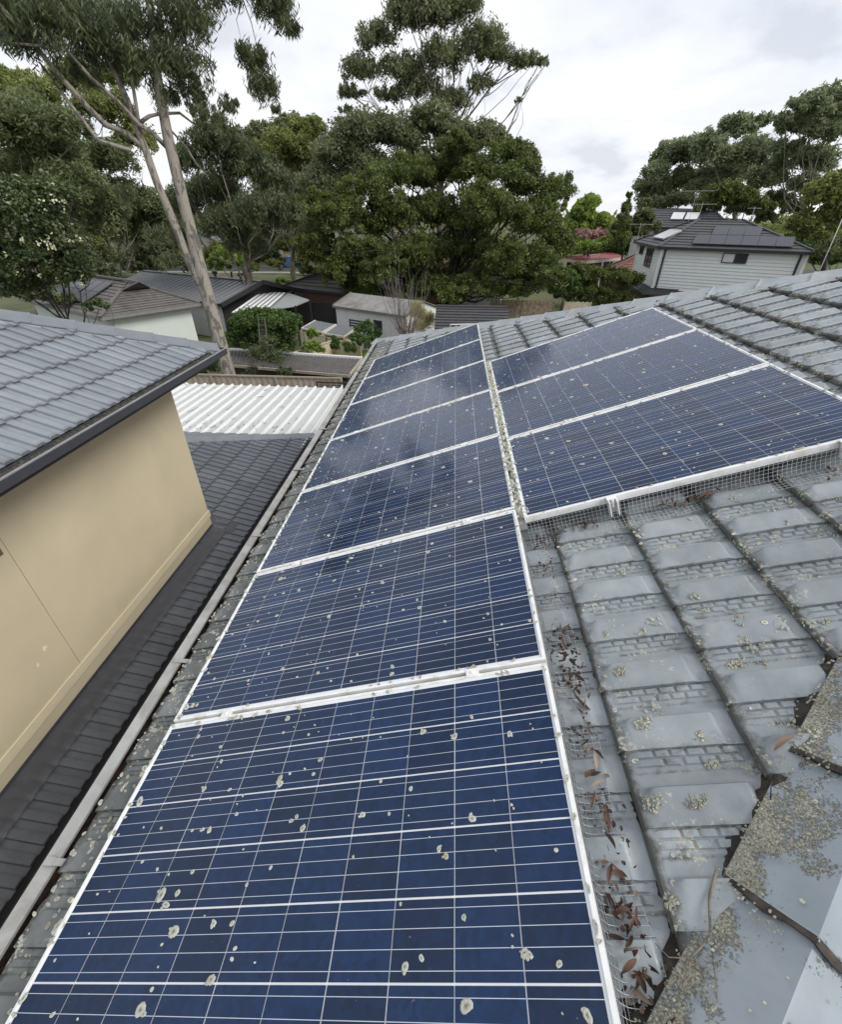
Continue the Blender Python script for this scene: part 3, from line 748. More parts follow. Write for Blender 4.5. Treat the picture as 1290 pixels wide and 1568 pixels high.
def attr_mat(name, stops, rough=0.7, transl=0.0, spec=0.3, attr='rnd'):
    m, t, Ns, Ls, b = mat(name)
    a = Ns.new('ShaderNodeAttribute'); a.attribute_name = attr
    r = ramp(Ns, stops); Ls.new(a.outputs['Fac'], r.inputs[0])
    Ls.new(r.outputs[0], b.inputs['Base Color']); b.inputs['Roughness'].default_value = rough; b.inputs['Specular IOR Level'].default_value = spec
    if transl:
        tr = Ns.new('ShaderNodeBsdfTranslucent')
        hs = Ns.new('ShaderNodeHueSaturation'); hs.inputs['Saturation'].default_value = 1.15; hs.inputs['Value'].default_value = 1.2
        Ls.new(r.outputs[0], hs.inputs['Color']); Ls.new(hs.outputs[0], tr.inputs[0])
        mx = Ns.new('ShaderNodeMixShader'); mx.inputs[0].default_value = transl
        Ls.new(b.outputs[0], mx.inputs[1]); Ls.new(tr.outputs[0], mx.inputs[2])
        Ls.new(mx.outputs[0], Ns['Material Output'].inputs[0])
    return m
M_DRY = attr_mat('dry_leaf', [(0, (0.020, 0.013, 0.010)), (.35, (0.060, 0.033, 0.023)), (.65, (0.115, 0.066, 0.046)), (.88, (0.19, 0.135, 0.10)), (1, (0.29, 0.235, 0.18))], 0.6)
M_TWIG = simple('grey_twig', (0.20, 0.165, 0.13), 0.85, 0.5, 30, bs=0.4)
def leaf_geo(rng, ln, wd):
    # a curled gum leaf: 8 stations, folded along the midrib
    curl = rng.uniform(-1.2, 1.6); sick = rng.uniform(-.35, .35); tw = rng.uniform(-.9, .9)
    vs = []
    for i in range(9):
        t = i / 8; a = curl * (t - .3)
        cx = ln * (sin(a) / curl if abs(curl) > .05 else t - .3); cz = ln * ((1 - cos(a)) / curl if abs(curl) > .05 else 0)
        wv = wd * (sin(pi * min(1, t * 1.0 + .02)) ** .8) * (1 - .35 * t) * .5 + .0006
        oy = sick * ln * (t - .5) ** 2
        for q in (-1, 0, 1):
            tx = tw * (t - .3)
            vs.append(Vector((cx, oy + q * wv * cos(tx), cz + abs(q) * wv * .55 + q * wv * sin(tx))))
    fs = []
    for i in range(8):
        for j in (0, 1): fs.append((i*3+j, (i+1)*3+j, (i+1)*3+j+1, i*3+j+1))
    return vs, fs
def set_rnd(me, vals):
    at = me.attributes.new('rnd', 'FLOAT', 'FACE'); at.data.foreach_set('value', np.asarray(vals, dtype=np.float32))
rv = random.Random(9)
def scatter_leaves(mb, rnd, spots, fr, n, lnr=(.03, .075)):
    for _ in range(n):
        s, y, h, sp = spots[rv.randrange(len(spots))]
        vs, fs = leaf_geo(rv, rv.uniform(*lnr), rv.uniform(.007, .016))
        R = Euler((rv.uniform(-.7, .7), rv.uniform(-.3, .3), rv.uniform(0, 6.3))).to_matrix()
        c = (s + rv.gauss(0, sp[0]), y + rv.gauss(0, sp[1]), h + rv.uniform(.004, sp[2]))
        mb.add([fr(*(Vector(c) + R @ v)) for v in vs], fs)
        q = rv.random(); rnd += [q] * len(fs)
mb = MB(); rnd = []
hh = TB + .024
spots = [(1.715, y, hh, (.018, .09, .05)) for y in (-.85, -.8, -.75, -.7, -.65, -.6)] + [(1.735, y, hh, (.018, .08, .04)) for y in (-.35, -.25, -.1, 0, .1)] + [(1.74, .62, hh, (.02, .06, .04)), (1.75, .8, hh, (.02, .03, .05)), (1.745, .3, hh, (.015, .08, .03))]
scatter_leaves(mb, rnd, spots, F, 50, (.025, .055))
scatter_leaves(mb, rnd, [(a, b_, c - .006, (d_[0] * 1.3, d_[1] * 1.3, .02)) for a, b_, c, d_ in spots], F, 200, (.006, .020))
scatter_leaves(mb, rnd, [(1.92, .835, hh + .01, (.055, .013, .045)), (1.98, .83, hh + .01, (.03, .012, .03)), (2.44, .85, hh + .02, (.07, .012, .04)), (2.50, .84, hh + .02, (.05, .012, .03)), (3.05, .80, hh + .02, (.03, .02, .03))], F, 70, (.015, .045))
me = mb.mesh('leaf_litter', M_DRY, True); set_rnd(me, rnd)
o = child('leaf_litter', me, None); set_tag(o, 'brown dry leaves piled against the wire mesh skirts', 'leaf litter', kind='stuff')
# debris strip under the skirt, its dark colour standing in for the gap's shade
mb = MB(); rsi = random.Random(61)
def shade_debris(a, b_):
    y = -1.5 + 2.36 * a; s = 1.664 + (.150 + .02 * sin(y * 9)) * b_
    return F(s, y, tile_top(s, y) + rsi.uniform(-.014, .0025) - .006 * abs(b_ - .45) + .003 * sin(y * 6.3 + 1))
mb.grid(260, 16, shade_debris)
o = mb.build('shade_debris', M_DEBRIS, None, True); set_tag(o, 'strip of leaf debris coloured dark for the shade under the wire mesh beside the panels', 'shade_debris', kind='stuff')
# single leaves lying clear of the piles
for (s, y, ln, wd, rz, rx, q, lab) in (
    (2.235, -.325, .085, .017, .45, .1, .78, 'single tan leaf lying across a grey tile below the big lichen rings'),
    (1.728, -.475, .085, .022, 1.9, .5, .62, 'tan leaf caught upright in the wire mesh beside the nearest panel'),
    (1.738, -.60, .07, .016, 2.4, .3, .48, 'brown leaf lying across the wire mesh below the upright tan leaf'),
    (1.735, .145, .09, .022, 2.1, .6, .38, 'reddish brown leaf caught in the wire mesh above the leaf pile'),
    (2.545, .865, .08, .03, .2, .4, .50, 'broad red brown leaf at the end of the leaf heap under the right panel block'),
    (1.745, -.12, .10, .024, 2.6, .4, .22, 'dark red curled leaf in the wire mesh beside the panel corner')):
    vs, fs = leaf_geo(rv, ln, wd); m1 = MB().add(vs, fs); me = m1.mesh('dry_leaf', M_DRY, True); set_rnd(me, [q] * len(fs))
    o = child('dry_leaf', me, None); o.location = F(s, y, tile_top(s, y) + .012); o.rotation_euler = (rx, -PITCH, rz); set_tag(o, lab, 'dry leaf', 'dry leaves lying singly on the roof')
def twig(pts, r, lab, forks=()):
    mb = MB(); P_ = [F(*p) for p in pts]; mb.tube(P_, [r * (1 - .6 * i / (len(P_) - 1)) for i in range(len(P_))], 6)
    for fk in forks: mb.tube([F(*p) for p in fk], [r * .6] + [r * .3] * (len(fk) - 1), 5)
    o = mb.build('twig', M_TWIG, None, True); set_tag(o, lab, 'twig', 'fallen twigs on the tiles'); return o
hb = TB + .055
twig([(1.955, -.60, hb), (1.915, -.655, hb), (1.89, -.72, hb), (1.835, -.755, hb), (1.80, -.80, hb + .01)], .0035, 'forked grey twig lying over the lowest tiles by the ridge caps', [[(1.89, -.72, hb), (1.87, -.79, hb), (1.845, -.86, hb)], [(1.835, -.755, hb), (1.79, -.755, hb + .01), (1.77, -.73, hb)]])
twig([(1.76, -.10, hb - .01), (1.735, -.17, hb), (1.745, -.23, hb), (1.72, -.29, hb)], .002, 'thin bent twig tangled in the wire mesh', [[(1.735, -.17, hb), (1.77, -.24, hb), (1.775, -.30, hb)]])
twig([(1.70, -.74, hb), (1.75, -.735, hb)], .003, 'short straight twig stub in the lowest leaf pile')
# the small cone-shaped tip of mortar standing on the far hip
mb = MB().tube([(0, 0, -.02), (0.004, 0, .03), (.0, 0.003, .075), (0.002, 0, .10)], [.026, .022, .012, .002], 7)
pc = atY(1027, 466, 4.55)
o = mb.build('mortar_chip', M_CAP, None, True); o.location = pc
set_tag(o, 'small pale upright chip of mortar standing on the far ridge caps', 'mortar chip')

# ------------------------------------------------------------------ rendered two-storey house on the left
M_REND = simple('tan_render', (0.565, 0.49, 0.345), 0.9, 0.10, 1.1, bs=0.25, bd=0.004, stain=(0.50, 0.435, 0.30), stain_scale=.7, stain_amt=0.5)
M_BAND = simple('pale_render_band', (0.64, 0.56, 0.395), 0.9, 0.06, 3, bs=0.2, bd=0.004)
M_CHAR = simple('charcoal_steel', (0.050, 0.052, 0.062), 0.35, 0.12, 5, bs=0)
M_RIM = simple('pale_gutter_rim', (0.26, 0.27, 0.29), 0.4, 0.2, 6, bs=0)  # rim paler than the gutter's face
M_FLASH = simple('painted_lead_flashing', (0.062, 0.063, 0.072), 0.5, 0.2, 9, bs=0.3, bd=0.004)
M_WHITE = simple('white_paint', (0.76, 0.77, 0.76), 0.5, 0.06, 3, bs=0)
nb = thing('rendered_house', 'two storey house with tan rendered wall and slate blue tiled roofs, left of the gutter', 'house', (-2.72, 2.0, G))
NL = Matrix.Translation(nb.location).inverted()
def nchild(name, me, mw, kind=None):
    o = child(name, me, nb, kind); o.matrix_local = NL @ mw; return o
def nb_build(mb, name, mats, smooth=False, kind=None, auto=None):
    return nchild(name, mb.mesh(name, mats, smooth, auto), Matrix.Identity(4), kind)
def ntile_mesh(seed):
    # wide concrete tile: two flat pans, each with a step along its far side, scalloped nose
    mb = MB(); W_ = .31; Ln = .40
    us = [0, .003, .008, .014, .03, .10, .25, .36, Ln]
    tv = []
    for m_i in (0, 1):
        o_ = m_i * .155
        tv += [(o_ + .000, 0.000), (o_ + .006, -.004), (o_ + .010, .014), (o_ + .020, .0185), (o_ + .075, .0165), (o_ + .085, .0135), (o_ + .098, .0040), (o_ + .106, .0018), (o_ + .150, .0005)]
    tv.append((.31, .0005))
    vs = []; uv = []
    for u in us:
        for (y, h) in [(.31 - y_, h_) for y_, h_ in tv[::-1]]:
            nz = .006 * max(0, 1 - u / .014) ** 2
            vs.append((u + .012 * (1 if h > .008 else 0) * max(0, 1 - u / .05), y, h + .030 * (1 - u / .36) - nz)); uv.append((u / .36, .5))
    nu, nv = len(us), len(tv)
    fs = [(i*nv+j, (i+1)*nv+j, (i+1)*nv+j+1, i*nv+j+1) for i in range(nu-1) for j in range(nv-1)]
    b0 = len(vs)
    for j in range(nv): vs.append((.006, vs[j][1], vs[j][2] - .026)); uv.append((0, .5))
    fs += [(j, j + 1, b0 + j + 1, b0 + j) for j in range(nv - 1)]
    mb.add(vs, fs, 0, uv); return mb.mesh('roof_tile', M_NTILE, True, 32)
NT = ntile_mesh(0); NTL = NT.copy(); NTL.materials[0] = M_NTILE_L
def slope_mx(p, pitch, y_sign=-1):            # tile x axis up a slope that climbs towards -X
    c, s_ = cos(pitch), sin(pitch)
    return Matrix(((-c, 0, s_, p[0]), (0, -1, 0, p[1]), (s_, 0, c, p[2]), (0, 0, 0, 1)))
P1 = radians(24); UX, UZ = -2.15, .285
HIPU = lambda x: x + 7.46
rq = random.Random(21)
cnt = 0
for k in range(0, 8):
    q = .36 * k; x = UX - q * cos(P1); xm = UX - (q + .36) * cos(P1); z = UZ + q * sin(P1) - .012
    for j in range(-4, 20):
        y1 = 5.60 - .31 * j + (0.155 if k % 2 else 0)          # far edge of the tile
        if y1 - .31 > HIPU(x): continue
        if y1 < .9 + 1.15 * q: continue
        mwt = slope_mx((x, y1, z + rq.uniform(-.002, .002)), P1) @ Matrix.Rotation(rq.uniform(-.004, .004), 4, 'Z')
        me = NT
        if y1 > HIPU(xm) - .02:
            me = clipped(NT, mwt, [((0, 7.46 - .01, 0), Vector((-1, 1, 0)).normalized())])
            if me is None: continue
        nchild('roof_tile', me, mwt); cnt += 1
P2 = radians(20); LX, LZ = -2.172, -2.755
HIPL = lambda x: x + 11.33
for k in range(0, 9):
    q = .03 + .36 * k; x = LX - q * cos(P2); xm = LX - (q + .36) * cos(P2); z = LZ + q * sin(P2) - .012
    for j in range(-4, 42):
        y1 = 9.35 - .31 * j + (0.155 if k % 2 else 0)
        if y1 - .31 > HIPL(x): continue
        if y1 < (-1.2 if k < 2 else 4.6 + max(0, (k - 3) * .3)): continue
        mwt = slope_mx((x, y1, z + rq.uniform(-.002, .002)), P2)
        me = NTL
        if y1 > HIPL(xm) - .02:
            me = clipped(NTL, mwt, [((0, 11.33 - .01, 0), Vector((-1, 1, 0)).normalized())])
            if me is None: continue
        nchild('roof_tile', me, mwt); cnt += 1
print('neighbour tiles', cnt)
# decks and hidden faces
mb = MB()
def uz(x): return UZ - .022 + (UX - x) * tan(P1)
def lz(x): return LZ - .022 + (LX - x) * tan(P2)
xa = -6.4; ya_ = HIPU(xa)
mb.add([(UX, -6, uz(UX)), (UX, HIPU(UX), uz(UX)), (xa, ya_, uz(xa)), (xa, -6, uz(xa))], [(0, 1, 2, 3)])
xb = -5.6
mb.add([(LX, -6, lz(LX)), (LX, HIPL(LX), lz(LX)), (xb, HIPL(xb), lz(xb)), (xb, -6, lz(xb))], [(0, 1, 2, 3)])
nb_build(mb, 'roof_deck', M_DARK)
mb = MB()
course_face(mb, (UX - .02, -6, uz(UX) - .035), (UX - .02, HIPU(UX) - .1, uz(UX) - .035), (xa, -6, uz(xa) - .035), (xa, ya_ - .1, uz(xa) - .035), 13, .02)
course_face(mb, (-10.6, HIPU(UX), uz(UX)), (UX, HIPU(UX), uz(UX)), (xa, ya_, uz(xa)), (xa, ya_, uz(xa)), 13, .03)
course_face(mb, (-10.6, -6, uz(UX)), (-10.6, HIPU(UX), uz(UX)), (xa, -6, uz(xa)), (xa, ya_, uz(xa)), 13, .03)
course_face(mb, (-11, HIPL(LX), lz(LX)), (LX, HIPL(LX), lz(LX)), (-8, HIPL(xb), lz(xb)), (xb, HIPL(xb), lz(xb)), 11, .03)
nb_build(mb, 'roof_face', M_NTILE, kind='stuff')
# walls
wt = .19
mb = MB().box(-10.1, -2.72, -6, 4.88, G, wt)
nb_build(mb, 'wall', M_REND)
mb = MB().box(-10.4, -2.62, 4.90, HIPL(LX) - .45, G, LZ - .09).box(-2.719, -2.62, -6, 4.90, G, LZ - .09)
nb_build(mb, 'lower_wall', M_REND)
mb = MB().box(-2.719, -2.704, -6, 4.881, -2.325, -2.215).box(-10.1, -2.704, 4.881, 4.896, -2.325, -2.215)
nb_build(mb, 'band', M_BAND)
mb = MB().box(-2.7205, -2.7185, 1.843, 1.847, -2.215, wt)
nb_build(mb, 'control_joint', simple('joint_sealant', (0.27, 0.215, 0.14), .9, .1, 5, bs=0))
mb = MB().box(-2.72, -2.712, 1.735, 1.795, -.64, -.55).box(-2.712, -2.706, 1.742, 1.788, -.632, -.602).box(-2.712, -2.706, 1.742, 1.788, -.592, -.562)
nb_build(mb, 'wall_vent', simple('vent_brown', (.16, .10, .07), .8, .2, 9, bs=0))
mb = MB(); rs_ = random.Random(3)
for (u, v, r_) in ((68, 993, .022), (58, 1018, .018), (71, 990, .012)):
    k_ = (-2.7185 - CAM_C[0]) / ray(u, v)[0]; p_ = CAM_C + k_ * ray(u, v)
    disc(mb, lambda a, b_, h: (-2.7195 + h, p_[1] + a, p_[2] + b_), 0, 0, .0, r_, rs_, 0, 1.4, .0015, 9)
nb_build(mb, 'scuff_marks', simple('bare_render', (.70, .62, .47), .9, .2, 20, bs=0), kind='stuff')
# flashing dressed down over the lower tiles: dimples where it is tapped over the tile steps
mb = MB()
nY = 340
def flash(a, b_):
    y = -2 + 6.88 * a; q = .345 + (.575 - .345) * b_            # up the slope from its free edge to the wall
    x = LX - q * cos(P2)
    d_ = .014 * max(0, sin(2 * pi * y / .155)) ** 2 * (1 - b_) * (1 if b_ < .85 else 0)
    return (max(x, -2.7195) if b_ < 1 else -2.7195, y + .006 * sin(y * 23) * (1 - b_), LZ + q * sin(P2) + .036 - d_ + .008 * sin(pi * min(1, b_ * 2)))
mb.grid(nY, 6, flash)
mb.add([(-2.718, -2, LZ + .13), (-2.718, 4.88, LZ + .13), (-2.718, 4.88, LZ + .28), (-2.718, -2, LZ + .28)], [(0, 1, 2, 3)])
mb.add([(-2.40, 4.885, LZ + .105), (-2.40, 5.12, LZ + .10), (-4.2, 5.12, LZ + .755), (-4.2, 4.885, LZ + .765)], [(0, 1, 2, 3)])
nb_build(mb, 'flashing', M_FLASH, True)
# eaves: gutter, fascia, soffit
def gutter_x(y0, y1, x, z, h=.085, wd=.105):
    m1 = MB()
    m1.box(x - wd, x - wd + .004, y0, y1, z - h, z).box(x - wd, x, y0, y1, z - h - .004, z - h).box(x - .004, x, y0, y1, z - h, z - .012)
    m1.box(x - .014, x + .002, y0, y1, z - .012, z, 1)
    return m1
g1 = gutter_x(-6, HIPU(UX) + .08, UX + .12, UZ + .0)
g1.box(-10.6, UX + .118, HIPU(UX) + .076, HIPU(UX) + .08, UZ - .085, UZ - .005)
g1.box(-10.6, UX + .118, HIPU(UX) + .0, HIPU(UX) + .076, UZ - .089, UZ - .085)
gu = nb_build(g1, 'gutter', [M_CHAR, M_RIM])
mb = MB(); vs = []; n = 300; r5 = random.Random(8)
for i in range(n + 1):
    y = 0 + (HIPU(UX) + .06) * i / n
    for j in range(5): vs.append((UX + .115 - .10 * j / 4 - .003, y, UZ - .035 + .02 * j / 4 + r5.uniform(-.016, .016)))
mb.add(vs, [(i*5+j, i*5+j+1, (i+1)*5+j+1, (i+1)*5+j) for i in range(n) for j in range(4)])
M_GSTUFF = simple('mossy_gutter_litter', (0.085, 0.080, 0.058), 0.95, 0.6, 30, col2=(0.03, 0.028, 0.02), bs=.8, bd=.02)
o = mb.build('leaf_mould', M_GSTUFF, gu, kind='stuff'); o.matrix_local = Matrix.Identity(4)
g2 = gutter_x(-6, HIPL(LX) + .12, LX + .12, LZ - .005)
nb_build(g2, 'gutter', [M_CHAR, M_CHAR])
mb = MB().box(UX - .006, UX + .012, -6, HIPU(UX) + .01, UZ - .17, UZ - .03).box(-10.6, UX - .006, HIPU(UX) - .004, HIPU(UX) + .012, UZ - .17, UZ - .03)
mb.box(LX - .006, LX + .012, -6, HIPL(LX) + .01, LZ - .17, LZ - .03)
nb_build(mb, 'fascia', M_CHAR)
mb = MB().box(-2.72, UX - .008, -6, 4.88, UZ - .115, UZ - .105).box(-10.6, UX - .008, 4.882, HIPU(UX) - .006, UZ - .115, UZ - .105)
mb.box(-2.62, LX - .008, -6, HIPL(LX) - .45, LZ - .115, LZ - .105)
nb_build(mb, 'soffit', simple('eave_lining', (.42, .38, .30), .8, .05, 4, bs=0))
# smooth slate caps on the two hips
CAPSN = [cap_mesh(10 + i, [M_CAPN, M_CAPN], leg=.145, drop=.075) for i in range(2)]
def ncap(name, me, mw): return nchild(name, me, mw)
lay_caps((UX + .02, HIPU(UX) + .02, uz(UX) - .01), (-1, -1, tan(P1)), 15, CAPSN, ncap, seed=31, jig=.003)
lay_caps((LX + .02, HIPL(LX) + .02, lz(LX) - .01), (-1, -1, tan(P2)), 12, CAPSN, ncap, seed=32, jig=.003)
def sill_bed(p0, d, length, half, up, matl):
    d = Vector(d).normalized(); side = Vector((0, 0, 1)).cross(d).normalized()
    m1 = MB(); vs = []
    n = 30
    for i in range(n + 1):
        c = Vector(p0) + d * length * i / n
        for a, h in ((-1.12, -.04), (-1.05, .012), (-.85, .05), (.85, .05), (1.05, .012), (1.12, -.04)):
            vs.append(c + side * (a * half) + Vector((0, 0, h + up - abs(a) * half * .30)))
    m1.add(vs, [(i*6+j, i*6+j+1, (i+1)*6+j+1, (i+1)*6+j)[::-1] for i in range(n) for j in range(5)]); return m1
nb_build(sill_bed((UX, HIPU(UX), uz(UX)), (-1, -1, tan(P1)), 6.2, .14, .012, M_CAPN), 'pointing', M_CAPN, True)
nb_build(sill_bed((LX, HIPL(LX), lz(LX)), (-1, -1, tan(P2)), 5.0, .14, .012, M_CAPN), 'pointing', M_CAPN, True)

# ------------------------------------------------------------------ white patio cover beyond the lower roof
pt = thing('patio_cover', 'flat white ribbed metal patio roof littered with bark strips, beyond the lower tiled roof', 'patio roof', (-5.0, 11.0, G))
PLc = Matrix.Translation(pt.location).inverted()
def pt_build(mb, name, mats, smooth=False, kind=None):
    o = child(name, mb.mesh(name, mats, smooth), pt, kind); o.matrix_local = PLc; return o
PX0, PX1, PY0, PY1, PZ = -8.6, -2.25, 8.4, 13.0, -2.72
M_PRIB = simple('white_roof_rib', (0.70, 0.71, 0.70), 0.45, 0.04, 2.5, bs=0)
M_PWHITE = simple('white_roof_sheet', (0.47, 0.48, 0.475), 0.5, 0.05, 2.5, bs=0, stain=(0.42, 0.40, 0.36), stain_scale=2.2, stain_amt=0.3)  # pans greyer than the ribs: dust, plus shading painted into the colour
mb = MB(); vs = []; xs = []
x = PX1
while x > PX0:
    xs += [(x, 0), (x - .225, 0), (x - .240, .050), (x - .280, .050), (x - .305, 0)]; x -= .305
ny = 10
for (xx, hh_) in xs:
    for j in range(ny + 1):
        y = PY0 + (PY1 - PY0) * j / ny; vs.append((xx, y, PZ + hh_ - .02 * (y - PY0) + .0))
n = len(xs)
mb.add(vs, [(i*(ny+1)+j, (i+1)*(ny+1)+j, (i+1)*(ny+1)+j+1, i*(ny+1)+j+1)[::-1] for i in range(n-1) for j in range(ny)])
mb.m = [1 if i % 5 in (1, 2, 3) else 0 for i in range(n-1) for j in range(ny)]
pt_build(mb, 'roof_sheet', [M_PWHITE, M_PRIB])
mb = MB().box(PX1 - .002, PX1 + .02, PY0, PY1 + .02, PZ - .26, PZ + .012).box(PX0, PX1, PY1 + .0, PY1 + .02, PZ - .34, PZ - .10)
pt_build(mb, 'fascia', M_WHITE)
pm = MB().box(-.045, .045, -.045, .045, G, PZ - .2).mesh('post', M_WHITE)
for (x, y) in ((PX1 - .1, PY1 - .15), (PX1 - .1, 10.6), (-5.2, PY1 - .15), (PX0 + .2, PY1 - .15)):
    o = child('post', pm, pt); o.matrix_local = PLc @ Matrix.Translation((x, y, 0))
mb = MB()
for i in range(8): mb.box(PX1 - .09, PX1 - .06, 9.3 + i * .45, 9.3 + i * .45 + .26, PZ - 1.9, PZ - .30)
pt_build(mb, 'side_screen', M_WHITE)
# bark and twigs lying on it
M_BARK = attr_mat('shed_bark', [(0, (0.03, 0.024, 0.02)), (.6, (0.11, 0.085, 0.065)), (1, (0.22, 0.18, 0.14))], .9)
mb = MB(); rnd = []; r6 = random.Random(4)
def litter_strip(x, y, ln, wd, ang, cv):
    nf = len(mb.f); prev = []
    pts = []
    for i in range(7):
        t = i / 6 - .5; a = ang + cv * t
        pts.append(Vector((x + ln * t * cos(a), y + ln * t * sin(a), PZ - .02 * (y - PY0) + .036 + .006 * sin(t * 9))))
    mb.tube(pts, [wd * (.4 + .6 * sin(pi * (i + .5) / 7)) for i in range(7)], 4)
    rnd.extend([r6.random()] * (len(mb.f) - nf))
for _ in range(26): litter_strip(r6.uniform(-7.8, -2.6), r6.uniform(8.9, 12.9), r6.uniform(.06, .28), r6.uniform(.003, .008), r6.uniform(0, 3.1), r6.uniform(-1.5, 1.5))
for _ in range(110): litter_strip(r6.gauss(-5.2, 1.5), 9.2 + abs(r6.gauss(0, .35)) - (r6.gauss(-5, 1.5) + 5) * 0, r6.uniform(.03, .12), r6.uniform(.003, .007), r6.uniform(0, 3.1), r6.uniform(-1, 1))
for (u, v, l, a) in ((408,594,.42,.35),(352,624,.36,.5),(297,627,.45,.35),(455,642,.35,.8)):
    p = atZ(u, v, PZ); litter_strip(p[0], p[1], l * .9, .007, a + .9, .5)
me = mb.mesh('bark_litter', M_BARK); set_rnd(me, rnd)
o = child('bark_litter', me, None); set_tag(o, 'strips of bark and twigs strewn on the white patio roof', 'bark litter', kind='stuff')

# ------------------------------------------------------------------ ground and yards
def plane_obj(name, pts, z, m, kind='structure'):
    me = MB().add([(x, y, z) for x, y in pts], [tuple(range(len(pts)))]).mesh(name, m)
    o = child(name, me, None, kind); return o
M_GRASS = simple('ground_grass', (0.075, 0.095, 0.03), 0.95, 0.5, 0.35, col2=(0.035, 0.042, 0.018), bs=0.5, bd=0.05, stain=(0.12, 0.095, 0.055), stain_scale=.12, stain_amt=0.7)
M_SOIL = simple('garden_soil', (0.085, 0.062, 0.042), 0.95, 0.4, 2, bs=.5, bd=.03)
M_PAVE = simple('yard_concrete', (0.30, 0.285, 0.26), 0.9, 0.25, 1.2, bs=.2)
M_ROADM = simple('asphalt', (0.055, 0.055, 0.056), 0.9, 0.3, 2, bs=.2)
R_ = 900
plane_obj('ground', [(-R_, -R_), (R_, -R_), (R_, R_), (-R_, R_)], G - .02, M_GRASS)
plane_obj('yard_paving', [(-14, -8), (12.5, -8), (12.5, 12), (-1.5, 13.3), (-14, 13.3)], G - .012, M_PAVE)
plane_obj('garden_bed', [(-14, 17.5), (-1.5, 17.5), (-1.0, 28), (-10, 29)], G - .012, M_SOIL)
plane_obj('road', [(-120, 66), (60, 80), (60, 86), (-120, 72)], G - .010, M_ROADM)
plane_obj('footpath', [(-120, 63.2), (60, 77.2), (60, 78.6), (-120, 64.6)], G - .008, M_PAVE)

# ------------------------------------------------------------------ vegetation
class Leaves:
    def __init__(s): s.V = []; s.R = []
    def add_pts(s, c, ln, wd, droop, rng, rnd):
        n = len(c)
        a = rng.normal(size=(n, 3)); a /= np.linalg.norm(a, axis=1, keepdims=True) + 1e-9
        a[:, 2] = a[:, 2] * (1 - droop) - droop * 1.1
        a /= np.linalg.norm(a, axis=1, keepdims=True) + 1e-9
        b = np.cross(a, rng.normal(size=(n, 3))); b /= np.linalg.norm(b, axis=1, keepdims=True) + 1e-9
        L_ = ln * rng.uniform(.6, 1.3, (n, 1)); W_ = wd * rng.uniform(.7, 1.3, (n, 1))
        q = np.stack([c - a * L_ * .5, c + b * W_ * .5 - a * L_ * .05, c + a * L_ * .5, c - b * W_ * .5 - a * L_ * .05], 1)
        s.V.append(q.astype(np.float32)); s.R.append(rnd.astype(np.float32))
    def mesh(s, name, m):
        V = np.concatenate(s.V).reshape(-1, 3); R = np.concatenate(s.R); n = len(R)
        me = bpy.data.meshes.new(name)
        me.vertices.add(n * 4); me.loops.add(n * 4); me.polygons.add(n)
        me.vertices.foreach_set('co', V.ravel())
        me.loops.foreach_set('vertex_index', np.arange(n * 4, dtype=np.int32))
        me.polygons.foreach_set('loop_start', np.arange(0, n * 4, 4, dtype=np.int32))
        me.polygons.foreach_set('loop_total', np.full(n, 4, dtype=np.int32))
        at = me.attributes.new('rnd', 'FLOAT', 'FACE'); at.data.foreach_set('value', R)
        me.materials.append(m); me.update(calc_edges=True); return me
TOTAL_LEAVES = [0]
def crown_pts(lv, blobs, n, ln, wd, droop, rng, tuft=.28, shell=.45, flat=1.0, per=60, hang=0.0):
    # blobs: (x, y, z, rx, ry, rz); foliage gathers in tufts, most of them in the outer half of each blob
    B = np.array(blobs, float)
    wgt = (B[:, 3] * B[:, 4] * B[:, 5]) ** (2 / 3); wgt /= wgt.sum()
    for bl, q in zip(B, wgt):
        m = max(per, int(n * q)); nt_ = max(3, m // per)
        d = rng.normal(size=(nt_, 3)); d /= np.linalg.norm(d, axis=1, keepdims=True)
        d[:, 2] = np.where(d[:, 2] < -.35, -d[:, 2] * .6, d[:, 2])
        d /= np.linalg.norm(d, axis=1, keepdims=True)
        r = rng.random((nt_, 1)) ** shell
        tc = bl[:3] + d * r * bl[3:6] * (1 - tuft * .6)
        tr = tuft * bl[3:6].mean() * rng.uniform(.6, 1.35, (nt_, 1))
        tv = rng.random(nt_)
        cnt_ = rng.integers(per // 2, per * 3 // 2, nt_)
        idx = np.repeat(np.arange(nt_), cnt_)
        g = rng.normal(size=(len(idx), 3)); g /= np.linalg.norm(g, axis=1, keepdims=True)
        g *= rng.random((len(idx), 1)) ** .5
        g[:, 2] *= flat
        if hang: g[:, 2] -= hang * rng.random(len(idx)) * .8
        c = tc[idx] + g * tr[idx]
        rnd = np.clip(.55 * tv[idx] + .45 * rng.random(len(idx)), 0, 1)
        lv.add_pts(c, ln, wd, droop, rng, rnd)
        TOTAL_LEAVES[0] += len(idx)
    return lv
def foliage(name, lo, mid, hi, transl=.36, rough=.5, spec=.4):
    lo, mid, hi = (tuple(x * 1.95 for x in c) for c in (lo, mid, hi))
    return attr_mat(name, [(0, lo), (.5, mid), (1, hi)], rough, transl, spec)
M_GUM = foliage('gum_foliage', (0.038, 0.050, 0.022), (0.070, 0.085, 0.038), (0.115, 0.128, 0.058))
M_GUMF = foliage('far_gum_foliage', (0.072, 0.088, 0.050), (0.115, 0.134, 0.076), (0.165, 0.182, 0.106))  # gum leaves made paler, distance haze put into their colour
M_GUMC = foliage('open_gum_foliage', (0.055, 0.066, 0.034), (0.092, 0.104, 0.055), (0.138, 0.148, 0.080))
M_GUMD = foliage('dark_gum_foliage', (0.030, 0.040, 0.020), (0.056, 0.068, 0.034), (0.094, 0.104, 0.050))
